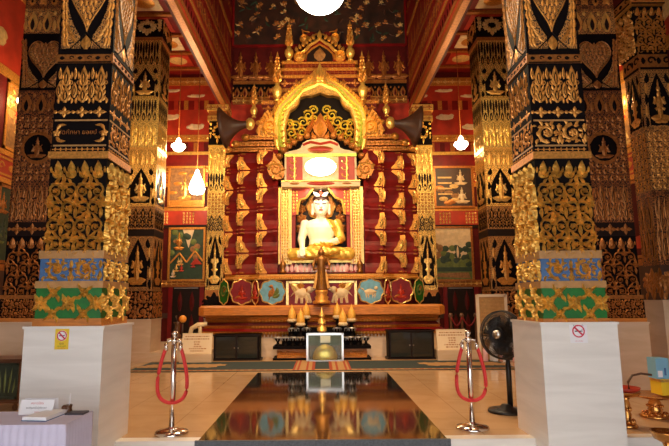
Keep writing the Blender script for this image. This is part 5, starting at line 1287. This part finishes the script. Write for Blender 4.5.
t = thing('tent_sign',((a.x+b_.x)/2,4.02,zt),'white folded name card standing on the cloth-covered table','card')
m = MB(); w = b_.x-a.x; h = b_.z-zt; F = Fr((a.x,3.98,zt),(1,0,0),Vector((0,.35,1)).normalized(),Vector((0,-1,.35)).normalized()); G = Fr((b_.x,4.09,zt),(-1,0,0),Vector((0,-.25,1)).normalized(),Vector((0,1,.25)).normalized())
m.rect(F,0,0,w,h,-.004,0,'paper'); m.text(F,'ลงทะเบียน',w*.5,h*.75,h*.22,'ink_red',.001); m.text(F,'ขอเชิญลงชื่อผู้เยี่ยมชม',w*.5,h*.45,h*.16,'ink',.001); m.text(F,'ขอบคุณ',w*.55,h*.18,h*.12,'ink_red',.001); m.build('front_leaf',t)
m = MB(); m.rect(G,0,0,w,h*1.0,-.004,0,'paper'); m.build('back_leaf',t)
m = MB(); p0 = WZ(22,421,zt); p1 = WZ(46,421.5,zt); p2 = WZ(69,412.5,zt); p3 = WZ(47,413.5,zt)
t = thing('open_book',((p0.x+p2.x)/2,(p0.y+p2.y)/2,zt),'white visitor book lying beside the name card','book')
vs = [p0,p1,p2,p3]; up = Vector((0,0,.028)); m.add([v+Vector((0,0,.004)) for v in vs]+[v+up for v in vs],[(3,2,1,0),(4,5,6,7),(0,1,5,4),(1,2,6,5),(2,3,7,6),(3,0,4,7)],'paper'); m.build('pages',t)
m = MB(); c = sum(vs,Vector())/4; ex = [c+(v-c)*1.04 for v in vs]; m.add(ex+[v+Vector((0,0,.005)) for v in ex],[(3,2,1,0),(4,5,6,7),(0,1,5,4),(1,2,6,5),(2,3,7,6),(3,0,4,7)],'blue'); m.build('cover',t)
p = WZ(68,412.5,zt); t = thing('pen_holder',p,'small brown pen holder with upright pen at the table corner','holder')
m = MB(); m.lathe([(.026,0),(.03,.01),(.024,.03),(.03,.055),(.022,.055),(.02,.01)],p,'wood_dark',12); m.ball(p+Vector((-.03,0,.035)),.02,'wood_dark'); m.build('holder',t)
m = MB(); m.tube([p+Vector((.005,0,.02)),p+Vector((.012,0,.135))],.004,'paper',6); m.build('pen',t)
p = WZ(78,413.5,zt); m = MB(); m.box(p.x-.075,p.y-.05,zt,p.x+.06,p.y+.05,zt+.012,'ink'); tag(m.build('ink_pad',None,(p.x,p.y,zt)),'flat black pad on the right corner of the covered table','pad')
# ------------------------------------------------------------------ glazed cabinet, far left
p = WZ(16,411,0); Yk = p.y; xr_ = W(19,380,Yk).x; zt = Z(359,Yk,10); z0 = Z(401,Yk,10)
t = thing('glass_cabinet',(xr_-.35,Yk+.2,0),'dark green glazed cabinet on short legs at the left edge','cabinet')
m = MB(); m.box(xr_-.7,Yk,z0,xr_,Yk+.4,zt-.03,'wood_dark'); m.box(xr_-.73,Yk-.03,zt-.03,xr_+.03,Yk+.43,zt,'wood_dark'); m.box(xr_-.72,Yk-.02,z0-.03,xr_+.02,Yk+.42,z0,'wood_dark'); m.build('body',t)
for k in range(2):
    m = MB(); F = front(xr_-.7+.35*k,Yk,z0+.02); h = zt-z0-.07; m.rect(F,.03,.03,.32,h-.02,0,.006,'cabinet_green'); 
    for (u0,v0,u1,v1) in ((.01,0,.04,h),(.31,0,.34,h),(.01,0,.34,.03),(.01,h-.03,.34,h)): m.rect(F,u0,v0,u1,v1,0,.015,'cabinet_green')
    for j in range(5): m.leaf(F.sh(0,0,.006),.08+.05*j,.08,.03,h*.7,.1*(j-2),.004,'green_olive')
    m.build('glazed_door',t)
m = MB(); F = faceR(xr_,Yk,z0+.02); m.rect(F,.03,.03,.37,h-.02,0,.006,'cabinet_green'); m.build('side_glass',t)
for x in (xr_-.65,xr_-.05):
    for y in (Yk+.05,Yk+.35):
        m = MB(); m.lathe([(.025,0),(.035,.04),(.02,.08),(.035,z0-.03)],(x,y,0),'wood_dark',8); m.build('leg',t)
# ------------------------------------------------------------------ brass trays and boxes, far right
def tray(x,y,z,r,h,lab,bowlm=None):
    t = thing('footed_tray',(x,y,z),lab,'tray')
    m = MB(); m.lathe([(r*.6,0),(r*.65,.015),(r*.5,.04),(r*.25,h*.2),(r*.3,h*.35),(r*.18,h*.5),(r*.26,h*.62),(r*.2,h*.75),(r*.35,h*.84)],(x,y,z),'brass',18)
    for q in range(10):
        a = 2*PI*q/10; m.ball((x+r*.42*math.cos(a),y+r*.42*math.sin(a),z+h*.16),(r*.13,r*.13,h*.08),'brass',6,5); m.ball((x+r*.27*math.cos(a),y+r*.27*math.sin(a),z+h*.5),(r*.09,r*.09,h*.06),'brass',6,5)
    m.build('ornate_foot',t)
    m = MB(); m.lathe([(r*.3,h*.82),(r*.8,h*.88),(r,h*.98),(r*1.03,h),(r*.95,h),(r*.5,h*.91)],(x,y,z),'brass',24); m.build('dish',t)
    return t
p = WZ(628,427,0); zt = Z(391,p.y,624); tray(p.x,p.y,0,.15,zt,'brass footed tray holding a red bowl beside the right plinth')
m = MB(); m.lathe([(.06,0),(.13,.03),(.15,.06),(.14,.06),(.05,.02)],(p.x,p.y,zt-.02),'red_bright',18); tag(m.build('red_bowl',None,(p.x,p.y,zt-.02)),'shallow red bowl on the brass tray beside the right plinth','bowl')
p = WZ(656,417,0); zt = Z(394,p.y,656); Y2 = p.y; tray(p.x,p.y,0,.26,zt,'larger brass footed tray carrying blue and yellow boxes at the right edge')
xa, xb = W(650.5,385,Y2+.1).x, W(677,385,Y2-.1).x
m = MB(); m.box(xa,Y2-.1,zt,xb,Y2+.1,Z(378,Y2,655),'sign_yellow'); m.box(xa-.004,Y2-.104,Z(381,Y2,655),xb+.004,Y2+.104,Z(378.5,Y2,655),'gold'); tag(m.build('yellow_box'),'yellow box on the larger brass tray, beneath the blue box','box')
zb_ = Z(378,Y2,655); xa, xb = W(647.5,368,Y2+.08).x, W(669,368,Y2-.08).x
t = thing('tissue_box',((xa+xb)/2,Y2,zb_),'pale blue tissue box on top of the yellow box','box')
m = MB(); m.box(xa,Y2-.08,zb_,xb,Y2+.08,Z(357.5,Y2,655),'tissue_blue'); F = front(xa,Y2-.08,zb_); w = xb-xa; m.rect(F,w*.1,.02,w*.45,.09,0,.002,'paper'); m.rect(F,w*.6,.04,w*.75,.12,0,.002,'blue'); m.build('carton',t)
p = WZ(664,446,-.3); zt = Z(431,4.55,664); tray(W(667,440,4.55).x,4.55,-.3,.12,zt+.3,'brass footed tray on the lower floor at bottom right corner')
a = W(629,389,5.6); m = MB(); m.tube([a,W(628,382,5.6),W(632,375.5,5.6),W(641,373.5,5.6),W(652,375,5.55)],.012,'wood_dark',8)
tag(m.build('ladle'),'thin curved dark handle arching from red bowl to the yellow box','handle')
a = WX(645,338,XW-.12); bq = WX(668,337,XW-.12); m = MB(); m.tube([WX(643,331,XW-.06),WX(645,336,XW-.12),bq],.02,'wood_dark',8); m.tube([bq,bq+Vector((.1,0,-.06))],.03,'wood_dark',8)
tag(m.build('wall_rail'),'dark handrail on the beige marble dado at the right edge','rail')
# ------------------------------------------------------------------ lamps
def area(name,loc,target,size,power,col,sy=None):
    l = bpy.data.lights.new(name,'AREA'); l.size = size; l.energy = power; l.color = col
    if sy: l.shape = 'RECTANGLE'; l.size_y = sy
    o = bpy.data.objects.new(name,l); C.objects.link(o); o.location = loc
    o.rotation_euler = (Vector(target)-Vector(loc)).to_track_quat('-Z','Y').to_euler(); return o
def point(name,loc,power,col,r=.12):
    l = bpy.data.lights.new(name,'POINT'); l.energy = power; l.color = col; l.shadow_soft_size = r
    o = bpy.data.objects.new(name,l); C.objects.link(o); o.location = loc; return o
def spot(name,loc,target,power,col,ang,blend=.6,r=.15):
    l = bpy.data.lights.new(name,'SPOT'); l.energy = power; l.color = col; l.spot_size = R_(ang); l.spot_blend = blend; l.shadow_soft_size = r
    o = bpy.data.objects.new(name,l); C.objects.link(o); o.location = loc
    o.rotation_euler = (Vector(target)-Vector(loc)).to_track_quat('-Z','Y').to_euler(); return o
WARM = (1.,.62,.28); HOT = (1.,.82,.55)
YL = 8.6; c = W(320,-5,YL); r = 25.5*S(0,YL)
t = thing('pendant_lamp',(c.x,c.y,c.z),'round glowing bowl lamp hanging at the top centre of the picture','lamp')
m = MB(); m.lathe([(.002,-.36*r*1.9),(.3*r,-.34*r*1.9),(.6*r,-.27*r*1.9),(.85*r,-.15*r*1.9),(r,0),(.97*r,.08),(.5*r,.16),(.1*r,.2)],c,'lamp',28); m.build('glass_bowl',t)
m = MB(); m.tube([c+Vector((0,0,.18)),(c.x,c.y,11.5)],.02,'gold_old',8); m.build('rod',t)
d_ = dup(t,(0,1.2,6.6),'added unseen bowl lamp over the entrance end of the nave')  # second bowl lamp added out of view as a light source
point('entrance_fill',(0,1.2,5.8),80,WARM,.3)  # warm fill for the pillar fronts, goes with the added lamp
point('pendant_light',c+Vector((0,0,-.65)),150,HOT,.3)
for sd,(px,py) in ((-1,(178.5,146)),(1,(461,144))):
    L = 'left' if sd < 0 else 'right'; c = W(px,py,13.4)
    t = thing('aisle_lamp',c,'small glowing white lamp hanging by a thin cord in the %s aisle' % L,'lamp','hanging aisle lamps')
    m = MB(); m.lathe([(.005,-.16),(.1,-.13),(.19,-.02),(.17,.04),(.08,.07),(.06,.17),(.02,.22)],c,'lamp_warm',16); m.build('glass_shade',t)
    m = MB(); m.tube([c+Vector((0,0,.2)),(c.x,c.y,ZAC)],.01,'gold_old',6); m.build('cord',t)
    point('aisle_light_'+L,c+Vector((0,-.35,-.25)),110,WARM,.15)
    cw = WX(21 if sd < 0 else 616,101,sd*(XW-.12))
    point('wall_light_'+L,cw+Vector((-sd*.3,-.2,-.1)),28,WARM,.1)
    m = MB(); m.ball(cw,.07,'lamp_warm',10,7); m.tube([cw,cw+Vector((sd*.12,0,-.03))],.015,'gold_old',6); tag(m.build('wall_lamp'),'tiny glowing bulb on the %s side wall above the golden mural' % L,'lamp','small side wall bulbs')
c = W(197,184,13.9)
t = thing('bulb_lamp',c,'bright teardrop lamp hanging before the painting beside the left slim gold pillar','lamp')
m = MB(); m.lathe([(.005,-.3),(.17,-.26),(.22,-.14),(.17,.05),(.08,.25),(.03,.4)],c,'lamp_hot',16); m.build('glass_bulb',t)
m = MB(); m.tube([c+Vector((0,0,.38)),(c.x,c.y,ZAC)],.01,'gold_old',6); m.build('cord',t)
point('bulb_light',c+Vector((.0,-.4,0)),70,HOT,.15)
spot('altar_foot_fill',(0,10.6,3.6),(0,12.4,1.1),60,(1.,.7,.36),90)  # added warm fill on the altar foot, hung free without a fixture
# added lights without fixtures: niche and statue fills, warm fill spots
area('niche_fill',(0,12.62,zz(188,12.6)),(0,12.9,zz(235,12.9)),.7,12,(1.,.86,.6),.3)
spot('statue_fill',(0,11.2,zz(205,11.2)),(0,13.,zz(225,12.6)),25,(1.,.84,.58),75)
for sd in (-1,1):  # warm fills added to brighten altar, aisles, pillars and floor
    spot('altar_fill',(sd*1.9,8.2,5.9),(-sd*.3,12.6,4.6),400,(1.,.66,.3),62)
    spot('altar_base_fill',(sd*1.9,7.4,5.9),(sd*.6,12.,1.4),480,(1.,.66,.32),62)
    spot('altar_top_fill',(sd*1.9,9.,6.),(-sd*.2,13.2,7.2),420,(1.,.62,.26),55)
    spot('aisle_fill',(sd*3.2,7.2,5.8),(sd*4.1,12.2,4.2),230,(1.,.64,.26),55)
    spot('pillar_fill',(sd*.6,7.6,5.9),(sd*2.2,5.2,2.6),110,(1.,.66,.3),70)
    spot('floor_fill',(sd*1.9,6.6,5.9),(sd*1.7,8.2,0),480,(1.,.62,.3),85)
# daylight through the open front of the hall
w = bpy.data.worlds.new('daylight'); bpy.context.scene.world = w; w.use_nodes = True
bg = w.node_tree.nodes['Background']; bg.inputs[0].default_value = (.97,.98,1.,1); bg.inputs[1].default_value = 3.6
vs_ = bpy.context.scene.view_settings; vs_.view_transform = 'Standard'; vs_.look = 'None'; vs_.gamma = 1; vs_.exposure = .15
